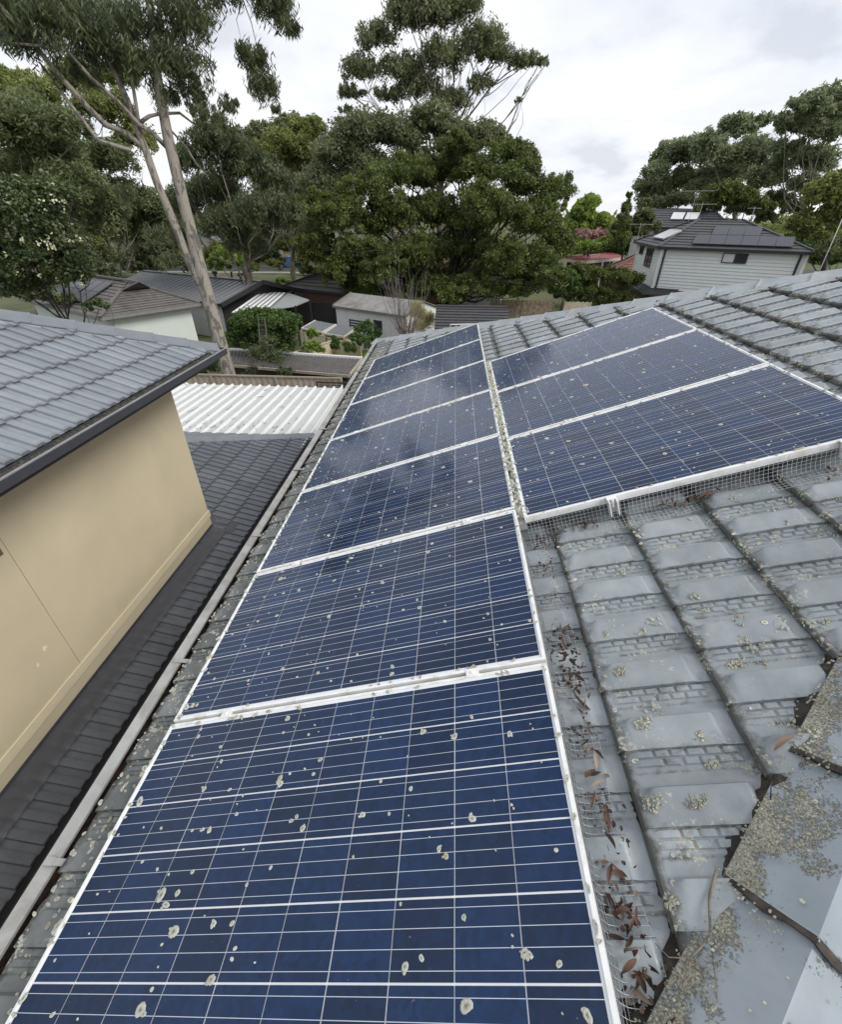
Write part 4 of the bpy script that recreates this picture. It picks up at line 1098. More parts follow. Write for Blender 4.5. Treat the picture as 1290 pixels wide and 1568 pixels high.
M_OLIVE = foliage('olive_foliage', (0.055, 0.068, 0.022), (0.098, 0.112, 0.036), (0.145, 0.155, 0.052))
M_DKGREEN = foliage('dark_green_foliage', (0.026, 0.036, 0.011), (0.052, 0.068, 0.019), (0.096, 0.114, 0.034))
M_GREEN = foliage('mid_green_foliage', (0.022, 0.040, 0.012), (0.044, 0.072, 0.020), (0.080, 0.115, 0.034))
M_BRIGHT = foliage('bright_green_foliage', (0.066, 0.096, 0.022), (0.115, 0.158, 0.036), (0.170, 0.215, 0.056))
M_GLOSS = foliage('glossy_foliage', (0.022, 0.036, 0.014), (0.042, 0.060, 0.022), (0.080, 0.094, 0.034), .2, .32, .6)
M_YEL = foliage('straw_foliage', (0.14, 0.13, 0.055), (0.20, 0.19, 0.085), (0.27, 0.255, 0.12))
M_FLOWER = foliage('cream_blossom', (0.38, 0.36, 0.22), (0.50, 0.48, 0.33), (0.62, 0.60, 0.45))
M_PINK = foliage('pink_blossom', (0.15, 0.085, 0.08), (0.22, 0.14, 0.135), (0.29, 0.20, 0.19))
def bark(name, pale, patch, scale=3.0, lo=.48, hi=.56):
    m, t, Ns, Ls, b = mat(name)
    g = Ns.new('ShaderNodeNewGeometry'); mp = Ns.new('ShaderNodeMapping'); mp.inputs['Scale'].default_value = (1.6, 1.6, .55); Ls.new(g.outputs['Position'], mp.inputs[0])
    f = pos_noise(Ns, Ls, scale, 5, 0.62, mp.outputs[0], .9); r = ramp(Ns, [(lo, 0.0), (hi, 1.0)]); Ls.new(f, r.inputs[0])
    f2 = pos_noise(Ns, Ls, scale * 4, 5, 0.6, mp.outputs[0]); r2 = ramp(Ns, [(.3, tuple(c * .72 for c in pale)), (.7, pale)]); Ls.new(f2, r2.inputs[0])
    c = mixc(Ns, Ls, r.outputs[0], r2.outputs[0], patch)
    Ls.new(c, b.inputs['Base Color']); b.inputs['Roughness'].default_value = .9
    bump(Ns, Ls, f2, .6, .03, b); return m
M_BGUM = bark('spotted_gum_bark', (0.33, 0.295, 0.25), (0.125, 0.112, 0.10), 3.6, .51, .55)
M_BPALE = bark('pale_far_bark', (0.27, 0.24, 0.205), (0.13, 0.11, 0.095), 1.2)
M_BDARK = bark('dark_bark', (0.055, 0.045, 0.036), (0.028, 0.024, 0.02), 3)

def limb_path(a, b_, rng, bend=.12, sag=.0, n=6):
    a = np.array(a, float); b_ = np.array(b_, float); d = b_ - a; ln = np.linalg.norm(d)
    o1 = rng.normal(size=3) * bend * ln; out_ = []
    for i in range(n + 1):
        t = i / n
        p = a + d * t + o1 * sin(pi * t) * .5 + rng.normal(size=3) * bend * ln * .08 * (0 < i < n)
        p[2] += sag * ln * sin(pi * t); out_.append(p)
    return out_
def tree(name, label, blobs, base, leaf, n, ln, wd, droop=.3, bk=None, r0=.3, seed=0, tuft=.28, shell=.45, flat=1.0, per=60, fork=.35, extra=None, cat='tree', group=None, twigs=2, trunk=True, hang=0.0, clumps=None, mix=0.0):
    rng = np.random.default_rng(seed)
    base = np.array(base, float)
    t = thing(name, label, cat, tuple(base), 0, group)
    n = int(n * 2.5); per = int(per * 1.6); wd *= 1.1; ln *= .88; lv = Leaves(); bl = [tuple(b_) for b_ in blobs]
    cl = bl
    if clumps:                        # rounded clumps sitting on the outside of the big masses
        k_, fr_ = clumps; cl = []
        for b_ in bl:
            c_, r_ = np.array(b_[:3]), np.array(b_[3:6])
            for _ in range(k_):
                d_ = rng.normal(size=3); d_ /= np.linalg.norm(d_); d_[2] = d_[2] if d_[2] > -.3 else -d_[2]
                q_ = c_ + d_ * r_ * rng.uniform(.62, .95); rr_ = r_.mean() * fr_ * rng.uniform(.75, 1.3)
                cl.append((*q_, rr_ * 1.1, rr_ * 1.1, rr_ * .85))
    crown_pts(lv, cl, int(n * (1 - mix)), ln, wd, droop, rng, tuft, shell, flat, per, hang)
    if mix: crown_pts(lv, bl, int(n * mix), ln * 1.25, wd * 1.35, droop, rng, .30, .5, flat, per, hang)
    for q in lv.V: q -= base.astype(np.float32)
    child('crown', lv.mesh('crown', leaf), t)
    if trunk:
        mb = MB(); B = np.array(bl); top = B[:, :3].mean(0); top[2] = B[:, 2].max()
        zf = base[2] + (B[:, 2].min() - base[2]) * (1 - fork) + fork * .3 * (top[2] - base[2])
        fk = base + (top - base) * ((zf - base[2]) / max(.1, top[2] - base[2]))
        main = limb_path(base, fk, rng, .04) 
        mb.tube([p - base for p in main], [r0 * (1.12 if i == 0 else 1) * (1 - .35 * i / 6) for i in range(7)], 8)
        mt = mb.build('trunk', bk or M_BDARK, t, True)
        mb = MB()
        for b_ in bl:
            st = fk if rng.random() < .6 else main[rng.integers(3, 6)]
            ph_ = limb_path(st, np.array(b_[:3]) + np.array([0, 0, -.2 * b_[5]]), rng, .16)
            rr = r0 * .30 * rng.uniform(.6, 1)
            mb.tube([p - base for p in ph_], [rr * (1 - .75 * i / 6) for i in range(7)], 6)
            for _ in range(twigs):
                st2 = ph_[rng.integers(2, 6)]; d = rng.normal(size=3); d /= np.linalg.norm(d); d[2] = abs(d[2]) * .6
                e_ = np.array(b_[:3]) + d * np.array(b_[3:6]) * .9
                p2 = limb_path(st2, e_, rng, .2)
                mb.tube([p - base for p in p2], [rr * .45 * (1 - .8 * i / 6) for i in range(7)], 4)
        mb.build('limbs', bk or M_BDARK, t, True)
    return t
def blob(u, v, y, ru, rv, ry=None):
    # a foliage mass seen at photo pixel (u, v), standing at distance y
    c = atY(u, v, y); ex = np.linalg.norm(atY(u + 10, v, y) - c) / 10; ez = np.linalg.norm(atY(u, v + 10, y) - c) / 10
    return (c[0], c[1], c[2], ru * ex, (ry if ry else .8 * ru * ex), rv * ez)
def gpt(u, y, z=G):                          # ground point below pixel column u at distance y
    a = atY(u, 420, y); 
    # follow the vertical through that column
    return (a[0], y, z)

# ---- the big spotted gum beyond the patio
def gum_path(pxs, y): return [atY(u, v, y + dy) for (u, v, dy) in pxs]
GY = 14.8
gum = thing('gum_tree', 'tall spotted gum with mottled pale trunk forking in two, right behind the white patio roof', 'tree', (atY(352, 578, GY)[0] + .2, GY, G))
gb = np.array(gum.location)
def rel(ps): return [tuple(np.array(p) - gb) for p in ps]
trunk_px = [(376, 690, 0), (352, 580, 0), (341, 540, 0), (330, 500, 0), (318, 455, 0), (306, 410, 0), (294, 360, 0), (282, 315, 0), (268, 255, 0), (257, 210, 0), (246, 150, 0), (238, 100, 0), (232, 30, .3), (222, -60, .6), (215, -170, .9)]
tp_ = gum_path(trunk_px, GY); tp_[0] = np.array([tp_[1][0] + .5, GY, G])
MB().tube(rel(tp_), [.29, .245, .235, .225, .22, .20, .175, .165, .155, .145, .125, .11, .09, .07, .04], 12).build('trunk', M_BGUM, gum, True)
def limb(pxs, rads, n=8):
    return MB().tube(rel(gum_path(pxs, GY)), rads, n).build('limb', M_BGUM, gum, True)
limb([(322, 470, .0), (305, 430, -.05), (283, 385, -.1), (262, 330, -.15), (240, 280, -.2), (222, 228, -.25), (205, 180, -.3), (180, 120, -.5), (152, 70, -.7), (120, 15, -.9), (95, -60, -1)], [.15, .145, .135, .12, .11, .10, .09, .075, .06, .045, .025], 10)
limb([(222, 228, -.25), (195, 205, -.4), (160, 190, -.8), (130, 160, -1.2), (90, 115, -1.6), (45, 60, -2.0), (5, 15, -2.4), (-40, -40, -2.8)], [.075, .075, .072, .07, .065, .055, .045, .025], 8)
limb([(255, 225, 0), (235, 205, -.2), (212, 190, -.4), (180, 155, -.8), (140, 120, -1.2), (100, 75, -1.6), (60, 70, -2), (0, 64, -2.6)], [.065, .065, .06, .05, .045, .038, .03, .018], 7)
limb([(212, 190, -.4), (208, 160, -.4), (203, 130, -.4), (196, 100, -.5)], [.05, .045, .04, .03], 6)
limb([(214, 188, -.3), (228, 178, -.2), (245, 174, 0), (275, 173, .3), (310, 200, .8)], [.05, .048, .042, .035, .015], 6)
limb([(240, 110, 0), (262, 60, .3), (285, 10, .6), (330, -60, 1.0), (400, -120, 1.2)], [.09, .08, .07, .055, .03], 7)
limb([(395, -110, 1.2), (385, -40, 1.2), (372, 0, 1.2), (385, 35, 1.2), (393, 70, 1.2)], [.03, .022, .018, .012, .006], 5)
limb([(372, 0, 1.2), (362, 30, 1.1), (368, 55, 1.0)], [.014, .010, .005], 4)
limb([(200, 230, -1), (150, 215, -1.2), (100, 150, -1.4), (60, 95, -1.6)], [.05, .05, .04, .02], 6)
limb([(262, 200, .2), (285, 225, .4), (300, 250, .5), (318, 270, .6)], [.03, .025, .02, .01], 5)
rngG = np.random.default_rng(101)
lv = Leaves()
GB = [blob(40, 60, GY - 2, 75, 55, 1.2), blob(130, 50, GY - 1, 70, 55, 1.2), blob(205, 40, GY, 60, 60, 1.2), blob(285, 30, GY + .4, 60, 60, 1.2), blob(270, 100, GY + .3, 62, 55, 1.0), blob(215, 100, GY - .2, 55, 48, 1.0),
      blob(300, 145, GY + .5, 32, 30, .7), blob(90, 10, GY - 1, 80, 45, 1.2), blob(20, 10, GY - 2, 60, 50, 1), blob(330, -20, GY + .8, 60, 40, 1), blob(315, 175, GY + .5, 26, 24, .6), blob(120, 110, GY - 1, 40, 30, .8), blob(260, 150, GY + .3, 36, 30, .7), blob(165, 90, GY - .6, 40, 40, .8)]
crown_pts(lv, GB, 30000, .20, .030, .75, rngG, .26, .6, 1.2, 46, .6)
GB2 = [blob(422, 12, GY + 1.2, 42, 42, .7), blob(443, 45, GY + 1.2, 24, 26, .5), blob(388, 95, GY + 1.2, 30, 34, .6), blob(408, 135, GY + 1.2, 30, 42, .6), blob(372, 80, GY + 1.1, 16, 16, .4), blob(350, 165, GY + 1, 18, 22, .4), blob(425, 170, GY + 1.2, 10, 12, .3), blob(405, -20, GY + 1.2, 40, 30, .6)]
crown_pts(lv, GB2, 8200, .19, .028, .8, rngG, .3, .6, 1.2, 34, .8)
GB3 = [blob(255, 400, GY - .3, 24, 20, .5), blob(232, 360, GY - .4, 20, 24, .5), blob(190, 300, GY - .6, 22, 22, .5), blob(280, 360, GY + .3, 26, 34, .5)]
crown_pts(lv, GB3, 2300, .19, .028, .8, rngG, .3, .6, 1.2, 34, .8)
for q in lv.V: q -= gb.astype(np.float32)
child('crown', lv.mesh('crown', M_GUMD), gum)

# ---- left side
tree('flowering_tree', 'dark glossy tree with cream blossoms at the left edge, above the slate blue roof', [blob(30, 330, 17, 75, 50, 1.8), blob(80, 380, 17, 55, 48, 1.6), blob(20, 400, 17, 60, 48, 1.8), blob(70, 300, 17.5, 45, 30, 1.4), blob(105, 420, 17, 34, 34, 1.1), blob(30, 440, 17, 50, 22, 1.2), blob(150, 470, 16, 22, 14, .5), blob(10, 290, 17, 40, 25, 1.2)],
     gpt(70, 17), M_GLOSS, 13000, .16, .075, .25, M_BDARK, .16, 11, .24, .5, .9, 40)
rngF = np.random.default_rng(5); lv = Leaves()
FT_ = bpy.data.objects['flowering_tree']; fb = np.array(FT_.location)
crown_pts(lv, [blob(40, 330, 16.8, 72, 46, 1.8), blob(75, 380, 16.8, 50, 44, 1.6), blob(20, 400, 16.8, 55, 44, 1.8), blob(95, 425, 16.8, 34, 26, 1.1)], 620, .10, .07, .0, rngF, .10, .15, 1, 7)
for q in lv.V: q -= fb.astype(np.float32)
child('blossom', lv.mesh('blossom', M_FLOWER), FT_)
bg_left = [
 ('gum_tree', 'far olive gum closing the gap between the street and the sky at left', [(60, 300, 60, 50), (20, 340, 50, 40), (110, 340, 50, 36), (160, 360, 40, 30), (70, 370, 50, 26), (200, 340, 40, 36), (240, 350, 36, 34), (290, 340, 36, 36)], 72, 130, M_GUMC, 11000, .75, .2, .4, M_BPALE, .32),
 ('gum_tree', 'far olive gum seen above the blue car', [(390, 330, 44, 40), (430, 350, 40, 36), (470, 330, 40, 40), (500, 350, 40, 30), (350, 340, 40, 40), (400, 370, 36, 20), (450, 376, 30, 16), (520, 310, 34, 40)], 84, 420, M_GUMC, 11000, .8, .22, .4, M_BPALE, .32),
 ('gum_tree', 'far gum top rising between the forked trunk and the tallest gum', [(400, 210, 30, 26), (445, 200, 34, 26), (480, 205, 26, 24), (430, 240, 40, 30), (500, 230, 30, 26), (370, 220, 30, 26)], 74, 430, M_GUMC, 9000, .7, .18, .45, M_BPALE, .34),
 ('gum_tree', 'broad dark gum filling the left edge behind the flowering tree', [(20, 200, 75, 60), (80, 240, 60, 50), (20, 260, 70, 40), (110, 290, 60, 42), (150, 330, 55, 42), (60, 180, 50, 40), (110, 200, 40, 34)], 30, 20, M_GUM, 20000, .34, .075, .5, M_BPALE, .30),
 ('gum_tree', 'tall thin-crowned gum whose bare trunk stands behind the grey tiled bungalow', [(150, 350, 50, 40), (190, 310, 45, 45), (215, 360, 40, 40), (170, 250, 45, 45), (120, 250, 42, 36), (235, 330, 36, 40), (160, 395, 35, 18)], 40, 170, M_GUM, 15000, .36, .085, .45, M_BPALE, .36),
 ('gum_tree', 'hanging olive gum just right of the mottled forked trunk', [(330, 220, 45, 50), (370, 260, 55, 60), (330, 300, 45, 50), (400, 330, 50, 50), (350, 350, 50, 36), (420, 280, 40, 45), (300, 250, 34, 50), (380, 380, 40, 24), (290, 320, 32, 46), (440, 330, 30, 40)], 33, 380, M_GUMD, 26000, .30, .062, .75, M_BPALE, .30),
 ('gum_tree', 'yellow green gum between the forked trunk and the big round tree', [(440, 230, 40, 40), (470, 270, 40, 42), (430, 300, 40, 40), (460, 330, 36, 34), (470, 200, 30, 26), (440, 380, 24, 22), (415, 240, 28, 40), (475, 370, 24, 30)], 56, 450, M_OLIVE, 18000, .50, .13, .45, M_BPALE, .34),
 ('gum_tree', 'paler gum low behind the grey metal roofed house', [(250, 320, 40, 34), (200, 400, 30, 24), (280, 380, 30, 30), (240, 370, 34, 30), (120, 370, 40, 30)], 62, 240, M_OLIVE, 11000, .5, .13, .4, M_BPALE, .28),
 ('gum_tree', 'far gum showing through the gap left of the forked trunk', [(160, 170, 50, 40), (210, 220, 40, 40), (110, 130, 46, 34), (60, 150, 50, 36), (20, 130, 40, 30), (180, 120, 36, 26)], 48, 130, M_OLIVE, 11000, .46, .10, .5, M_BPALE, .30),
]
for i, (nm, lab, bl, y, bu, mt, n, ln, wd, dr, bk, r0) in enumerate(bg_left):
    tree(nm, lab, [blob(u, v, y + (j % 3 - 1) * 1.6, ru, rv) for j, (u, v, ru, rv) in enumerate(bl)], gpt(bu, y), mt, n, ln, wd, dr, bk, r0, 200 + i, .26, .5, 1.0, 46, group='gum trees behind the houses')
# ---- centre
tree('gum_tree', 'tallest gum in the middle of the skyline, open crown against the cloud',
     [blob(578, 60, 50, 40, 34), blob(626, 25, 50, 50, 42), blob(553, 109, 50, 36, 32), blob(675, 24, 50, 60, 42), blob(742, 67, 50, 46, 42), blob(614, 109, 50, 46, 34), blob(679, 90, 50, 50, 40), blob(758, 84, 50, 40, 24), blob(800, 95, 50, 32, 20), blob(826, 95, 50, 18, 14), blob(539, 144, 50, 26, 20), blob(596, 147, 50, 30, 18), blob(736, 132, 50, 26, 24), blob(642, 134, 50, 40, 34), blob(688, 157, 50, 40, 30), blob(640, -10, 50, 60, 30), blob(707, 5, 50, 44, 26), blob(796, 154, 50, 10, 7), blob(528, 169, 50, 14, 10)],
     gpt(680, 50), M_GUMC, 21000, .38, .085, .65, M_BPALE, .42, 301, .22, .55, 1.2, 18, .5, twigs=5, hang=.5)
tree('gum_tree', 'olive gum standing behind the left shoulder of the big round tree',
     [blob(560, 205, 46, 60, 36), blob(610, 215, 46, 50, 44), blob(520, 240, 46, 50, 36), blob(660, 190, 46, 44, 40), blob(500, 290, 46, 50, 44), blob(560, 260, 46, 50, 40), blob(700, 210, 46, 40, 34), blob(640, 250, 46, 40, 26), blob(485, 340, 46, 36, 34), blob(740, 215, 47, 40, 36), blob(765, 225, 47, 24, 30)],
     gpt(600, 46), M_GUMC, 26000, .42, .10, .5, M_BPALE, .4, 302, .27, .5, 1.0, 46, .5)
tree('gum_tree', 'small far gum peeping over the right shoulder of the big round tree', [blob(800, 240, 60, 26, 26), blob(815, 255, 60, 18, 24)], gpt(805, 60), M_GUM, 2600, .5, .13, .4, M_BPALE, .25, 303, per=40)
BIG = [(560, 300, 60, 45), (620, 275, 65, 42), (690, 265, 60, 40), (750, 265, 60, 40), (810, 290, 56, 42), (520, 340, 50, 45), (600, 340, 56, 48), (670, 330, 56, 48), (745, 320, 56, 44), (825, 345, 46, 50), (545, 395, 48, 44), (640, 395, 56, 48), (700, 385, 50, 46), (770, 400, 50, 46), (820, 405, 46, 40), (580, 425, 44, 34), (660, 440, 44, 34), (800, 440, 46, 26), (730, 440, 40, 34), (500, 320, 34, 34), (520, 420, 30, 40), (700, 230, 44, 26), (850, 300, 26, 40), (553, 452, 24, 24), (540, 430, 30, 30), (690, 455, 30, 22), (620, 455, 24, 18), (690, 430, 40, 26), (600, 400, 40, 30), (720, 350, 40, 30), (490, 380, 26, 34), (785, 445, 34, 20), (640, 330, 40, 30), (780, 330, 40, 34), (570, 350, 34, 34), (845, 430, 30, 24), (775, 235, 34, 22)]
tree('big_round_tree', 'huge dense dark green tree with rounded clumps in the middle of the picture', [blob(u, v, 37 + ((j * 7) % 5 - 2) * 1.0 - (1.6 if v > 300 else 0), ru * .92, rv * .92, 1.7 + .3 * (j % 3)) for j, (u, v, ru, rv) in enumerate(BIG)],
     gpt(690, 37.5), M_DKGREEN, 118000, .25, .062, -.25, M_BDARK, .50, 310, .46, .30, .8, 60, clumps=(7, .34), mix=.45, fork=.35, twigs=3)
# ---- right
for i, (lab, bl, y, bu, mt, n, ln, wd, bk) in enumerate([
 ('far grey green gum nearest the gap of sky on the right', [(1000, 270, 26, 26), (1030, 245, 32, 30), (1010, 300, 30, 22), (1060, 230, 26, 24), (1050, 280, 30, 26), (985, 290, 16, 20)], 78, 1030, M_GUMF, 9000, .7, .17, M_BPALE),
 ('far gum in the middle of the right hand tree line', [(1090, 240, 34, 30), (1130, 200, 30, 24), (1110, 270, 34, 30), (1150, 240, 34, 34), (1160, 190, 20, 14), (1175, 275, 30, 28), (1085, 215, 22, 16), (1080, 290, 30, 22)], 74, 1120, M_GUMF, 12000, .66, .16, M_BPALE),
 ('tall open gum at the upper right corner', [(1240, 165, 34, 24), (1275, 155, 34, 26), (1220, 195, 34, 24), (1265, 205, 36, 30), (1205, 235, 30, 24), (1250, 250, 36, 26), (1300, 190, 34, 40), (1225, 285, 24, 22), (1190, 265, 24, 26), (1205, 185, 22, 12)], 66, 1225, M_GUMF, 13000, .6, .14, M_BPALE)]):
    tree('gum_tree', lab, [blob(u, v, y + (j % 3 - 1) * 2, ru * 1.18, rv * 1.15) for j, (u, v, ru, rv) in enumerate(bl)], gpt(bu, y), mt, n, ln, wd, .45, bk, .4, 400 + i, .27, .55, 1.0, 40, .5, group='far gums on the right', twigs=3)
tree('leafy_tree', 'bright green leafy tree at the right edge beyond the ridge', [blob(1265, 300, 42, 38, 34), blob(1290, 330, 42, 40, 40), blob(1230, 345, 42, 28, 24), blob(1285, 280, 42, 28, 22), blob(1250, 360, 42, 34, 18), blob(1320, 300, 42, 40, 40)], gpt(1275, 42), M_OLIVE, 15000, .32, .14, .25, M_BDARK, .25, 410, .25, .45, 1, 44)
tree('shrub', 'dull green shrub under the leafy tree by the pole at the right edge', [blob(1275, 385, 34, 26, 20), blob(1300, 375, 34, 30, 24)], gpt(1285, 34), M_GUM, 3500, .26, .08, .3, M_BDARK, .1, 411, cat='shrub')
tree('round_tree', 'dark green rounded tree behind the solar roof of the white clad house', [blob(1110, 300, 62, 32, 26), blob(1135, 305, 62, 26, 22), blob(1085, 315, 62, 22, 18), blob(1165, 320, 62, 24, 18)], gpt(1115, 62), M_DKGREEN, 7000, .5, .2, .2, M_BDARK, .3, 412)
tree('leafy_tree', 'yellow green tree directly right of the big round tree', [blob(895, 325, 62, 26, 24), blob(885, 355, 62, 24, 26), blob(915, 345, 62, 24, 24), blob(905, 310, 63, 20, 14), blob(880, 380, 60, 22, 22)], gpt(895, 62), M_BRIGHT, 8000, .5, .2, .25, M_BDARK, .25, 413)
tree('pink_blossom_tree', 'small tree covered in pink blossom behind the red roof', [blob(900, 362, 60, 20, 11), blob(922, 358, 60, 14, 9), blob(888, 358, 60, 10, 8)], gpt(903, 60), M_PINK, 2600, .34, .16, .1, M_BDARK, .15, 414)
tree('shrub', 'bright low shrub under the pink blossom tree', [blob(905, 378, 57, 24, 9), blob(930, 372, 57, 16, 10), blob(880, 385, 57, 18, 10)], gpt(908, 57), M_BRIGHT, 2500, .4, .16, .2, M_BDARK, .1, 415, cat='shrub')
tree('cypress', 'slender dark cypress left of the white clad house', [blob(964, 300, 54, 4, 10, .5), blob(960, 320, 54, 7, 16, .8), blob(957, 345, 54, 10, 18, 1), blob(953, 370, 54, 13, 18, 1.2)], gpt(955, 54), M_DKGREEN, 5000, .34, .08, -.5, M_BDARK, .15, 416, .3, .5, 1.4)
tree('leafy_tree', 'loose mid green tree between the cypress and the skylight roof', [blob(985, 335, 56, 20, 18), blob(975, 355, 56, 22, 18), blob(998, 350, 56, 16, 16), blob(990, 315, 57, 12, 12), blob(950, 345, 60, 14, 20)], gpt(983, 56), M_GUM, 5500, .42, .13, .3, M_BDARK, .2, 417)
tree('hedge', 'tall dark clipped hedge below the red roof', [blob(u, v, 40, 17, 18, 1.1) for u, v in ((895, 425), (915, 422), (935, 423), (955, 428), (970, 432), (900, 448), (925, 450), (950, 455), (880, 440), (870, 425), (885, 418), (905, 470), (880, 465), (935, 470), (960, 468))], gpt(925, 40), M_DKGREEN, 16000, .20, .07, .1, M_BDARK, .1, 418, .3, .3, 1, 50, cat='hedge', trunk=False)
tree('shrub', 'leafy shrub before the dark hedge, at the right foot of the big round tree', [blob(870, 430, 33, 20, 18), blob(855, 445, 33, 18, 14), blob(880, 445, 33, 12, 14)], gpt(866, 33), M_GREEN, 4200, .18, .08, .2, M_BDARK, .1, 419, cat='shrub')
# ---- gardens behind the near fences
tree('garden_tree', 'dark leafy fruit tree with a ladder against it, right of the mottled trunk', [blob(385, 494, 19, 32, 22, .9), blob(425, 498, 19, 32, 22, .9), blob(415, 484, 19.4, 26, 12, .8), blob(440, 510, 19, 18, 22, .6), blob(370, 508, 19, 20, 18, .6), blob(410, 515, 18.8, 28, 16, .7), blob(365, 494, 19, 16, 16, .5), blob(448, 494, 19, 18, 14, .5), blob(388, 478, 19, 14, 9, .4), blob(380, 525, 19, 26, 14, .6), blob(440, 530, 19, 20, 14, .5), blob(352, 520, 18.5, 14, 14, .4)], gpt(405, 19), M_GREEN, 15000, .12, .055, .45, M_BDARK, .09, 501, .24, .55, 1, 30)
tree('garden_shrub', 'open grey green shrub behind the far edge of the white patio roof', [blob(400, 545, 15.6, 22, 20, .5), blob(425, 550, 15.6, 18, 18, .45), blob(412, 525, 15.6, 16, 12, .4), blob(385, 570, 15.6, 16, 10, .35), blob(437, 570, 15.6, 16, 10, .35)], gpt(408, 15.6, G), M_GUMD, 3600, .09, .026, .1, M_BDARK, .05, 502, .3, .5, 1, 30, cat='shrub', twigs=4)
tree('garden_shrub', 'low green bushes at the foot of the mottled trunk', [blob(312, 560, 15.5, 26, 16, .5), blob(325, 540, 15.6, 16, 16, .4), blob(300, 572, 15.4, 20, 8, .4)], gpt(312, 15.5), M_GREEN, 3200, .10, .045, .3, M_BDARK, .05, 503, cat='shrub', trunk=False)
tree('garden_shrub', 'light green leafy bush by the small lean-to roofs', [blob(478, 515, 21, 11, 14, .45), blob(472, 530, 21, 13, 12, .4), blob(484, 535, 21, 14, 14, .4)], gpt(478, 21), M_BRIGHT, 1700, .12, .05, .3, M_BDARK, .04, 504, cat='shrub', trunk=False)
tree('garden_shrub', 'dark bush in front of the white shed', [blob(560, 505, 23, 20, 14, .6), blob(545, 520, 22, 14, 12, .5), blob(575, 515, 23, 14, 14, .4), blob(512, 530, 21, 10, 18, .4), blob(562, 525, 22, 20, 14, .5), blob(535, 535, 21, 18, 12, .5)], gpt(556, 23), M_GREEN, 3600, .12, .05, .2, M_BDARK, .05, 505, cat='shrub', trunk=False)
tree('round_bush', 'bright green round bush behind the grey metal roof', [blob(350, 398, 47, 28, 18), blob(335, 405, 47, 18, 14), blob(372, 402, 47, 16, 14), blob(352, 385, 47, 18, 10)], gpt(352, 47), M_BRIGHT, 8000, .30, .10, .1, M_BDARK, .12, 506, .26, .35, 1, 50, cat='bush')
tree('round_bush', 'small lime green bush beside the dark tiled roof', [blob(430, 431, 40, 10, 5), blob(442, 433, 40, 8, 4)], gpt(434, 40), M_BRIGHT, 1500, .22, .09, .1, M_BDARK, .05, 507, cat='bush')
tree('straw_bush', 'straw coloured bush beside the end of the white shed', [blob(640, 478, 25.5, 16, 20, .7), blob(655, 490, 25.5, 14, 16, .6), blob(645, 500, 25, 20, 12, .6)], gpt(646, 25.5), M_YEL, 4000, .12, .02, -.4, M_BDARK, .05, 508, .4, .6, 1.3, 60, cat='bush')
# grass tufts of the vegetable patch
lv = Leaves(); rngv = np.random.default_rng(77)
c = np.column_stack([rngv.uniform(-6.2, -1.2, 9000), rngv.uniform(18.3, 25, 9000), G + rngv.uniform(.0, .95, 9000) ** 1.0])
lv.add_pts(c, .42, .035, -.8, rngv, rngv.random(9000))
o = child('long_grass', lv.mesh('long_grass', M_BRIGHT), None); set_tag(o, 'rank green grass and vegetables in the fenced garden patch', 'grass', kind='stuff')
# leafless shrub
bs = thing('bare_shrub', 'leafless grey twiggy shrub in front of the white shed', 'shrub', gpt(625, 22.5))
rb = np.random.default_rng(8); mb = MB(); b0 = np.array(bs.location)
rootp = atY(622, 505, 22.5); rootp[2] = -3.6
for _ in range(46):
    tgt = atY(rb.uniform(575, 655), rb.uniform(415, 480), 22.5 + rb.uniform(-.8, .8)); p = limb_path(rootp + rb.normal(size=3) * .12, tgt, rb, .10)
    mb.tube([q - b0 for q in p], [.022 * (1 - .8 * i / 6) for i in range(7)], 4)
    for _ in range(3):
        st = p[rb.integers(2, 6)]; e_ = st + (tgt - rootp) * rb.uniform(.15, .35) + rb.normal(size=3) * .22
        mb.tube([q - b0 for q in limb_path(st, e_, rb, .12, n=3)], [.008, .006, .005, .003], 3)
mb.tube([(0, 0, 0), tuple(rootp - b0)], [.09, .05], 6)
mb.build('stems', simple('grey_stems', (.20, .165, .155), .9, .3, 9, bs=0), bs)
# far belt of trees to the horizon
lv = Leaves(); rf = np.random.default_rng(55); bl = []
for _ in range(170):
    a = rf.uniform(-.95, 1.1); d = rf.uniform(110, 240); h = rf.uniform(4.0, 8.5)
    bl.append((d * sin(a), d * cos(a), G + h * .62, rf.uniform(3.5, 7), rf.uniform(3.5, 7), h * .5))
crown_pts(lv, bl, 30000, 1.5, .6, .2, rf, .3, .4, 1, 40)
o = child('far_trees', lv.mesh('far_trees', M_OLIVE), None); set_tag(o, 'low belt of distant suburban trees along the horizon', 'trees', kind='stuff')
print('leaves', TOTAL_LEAVES[0])
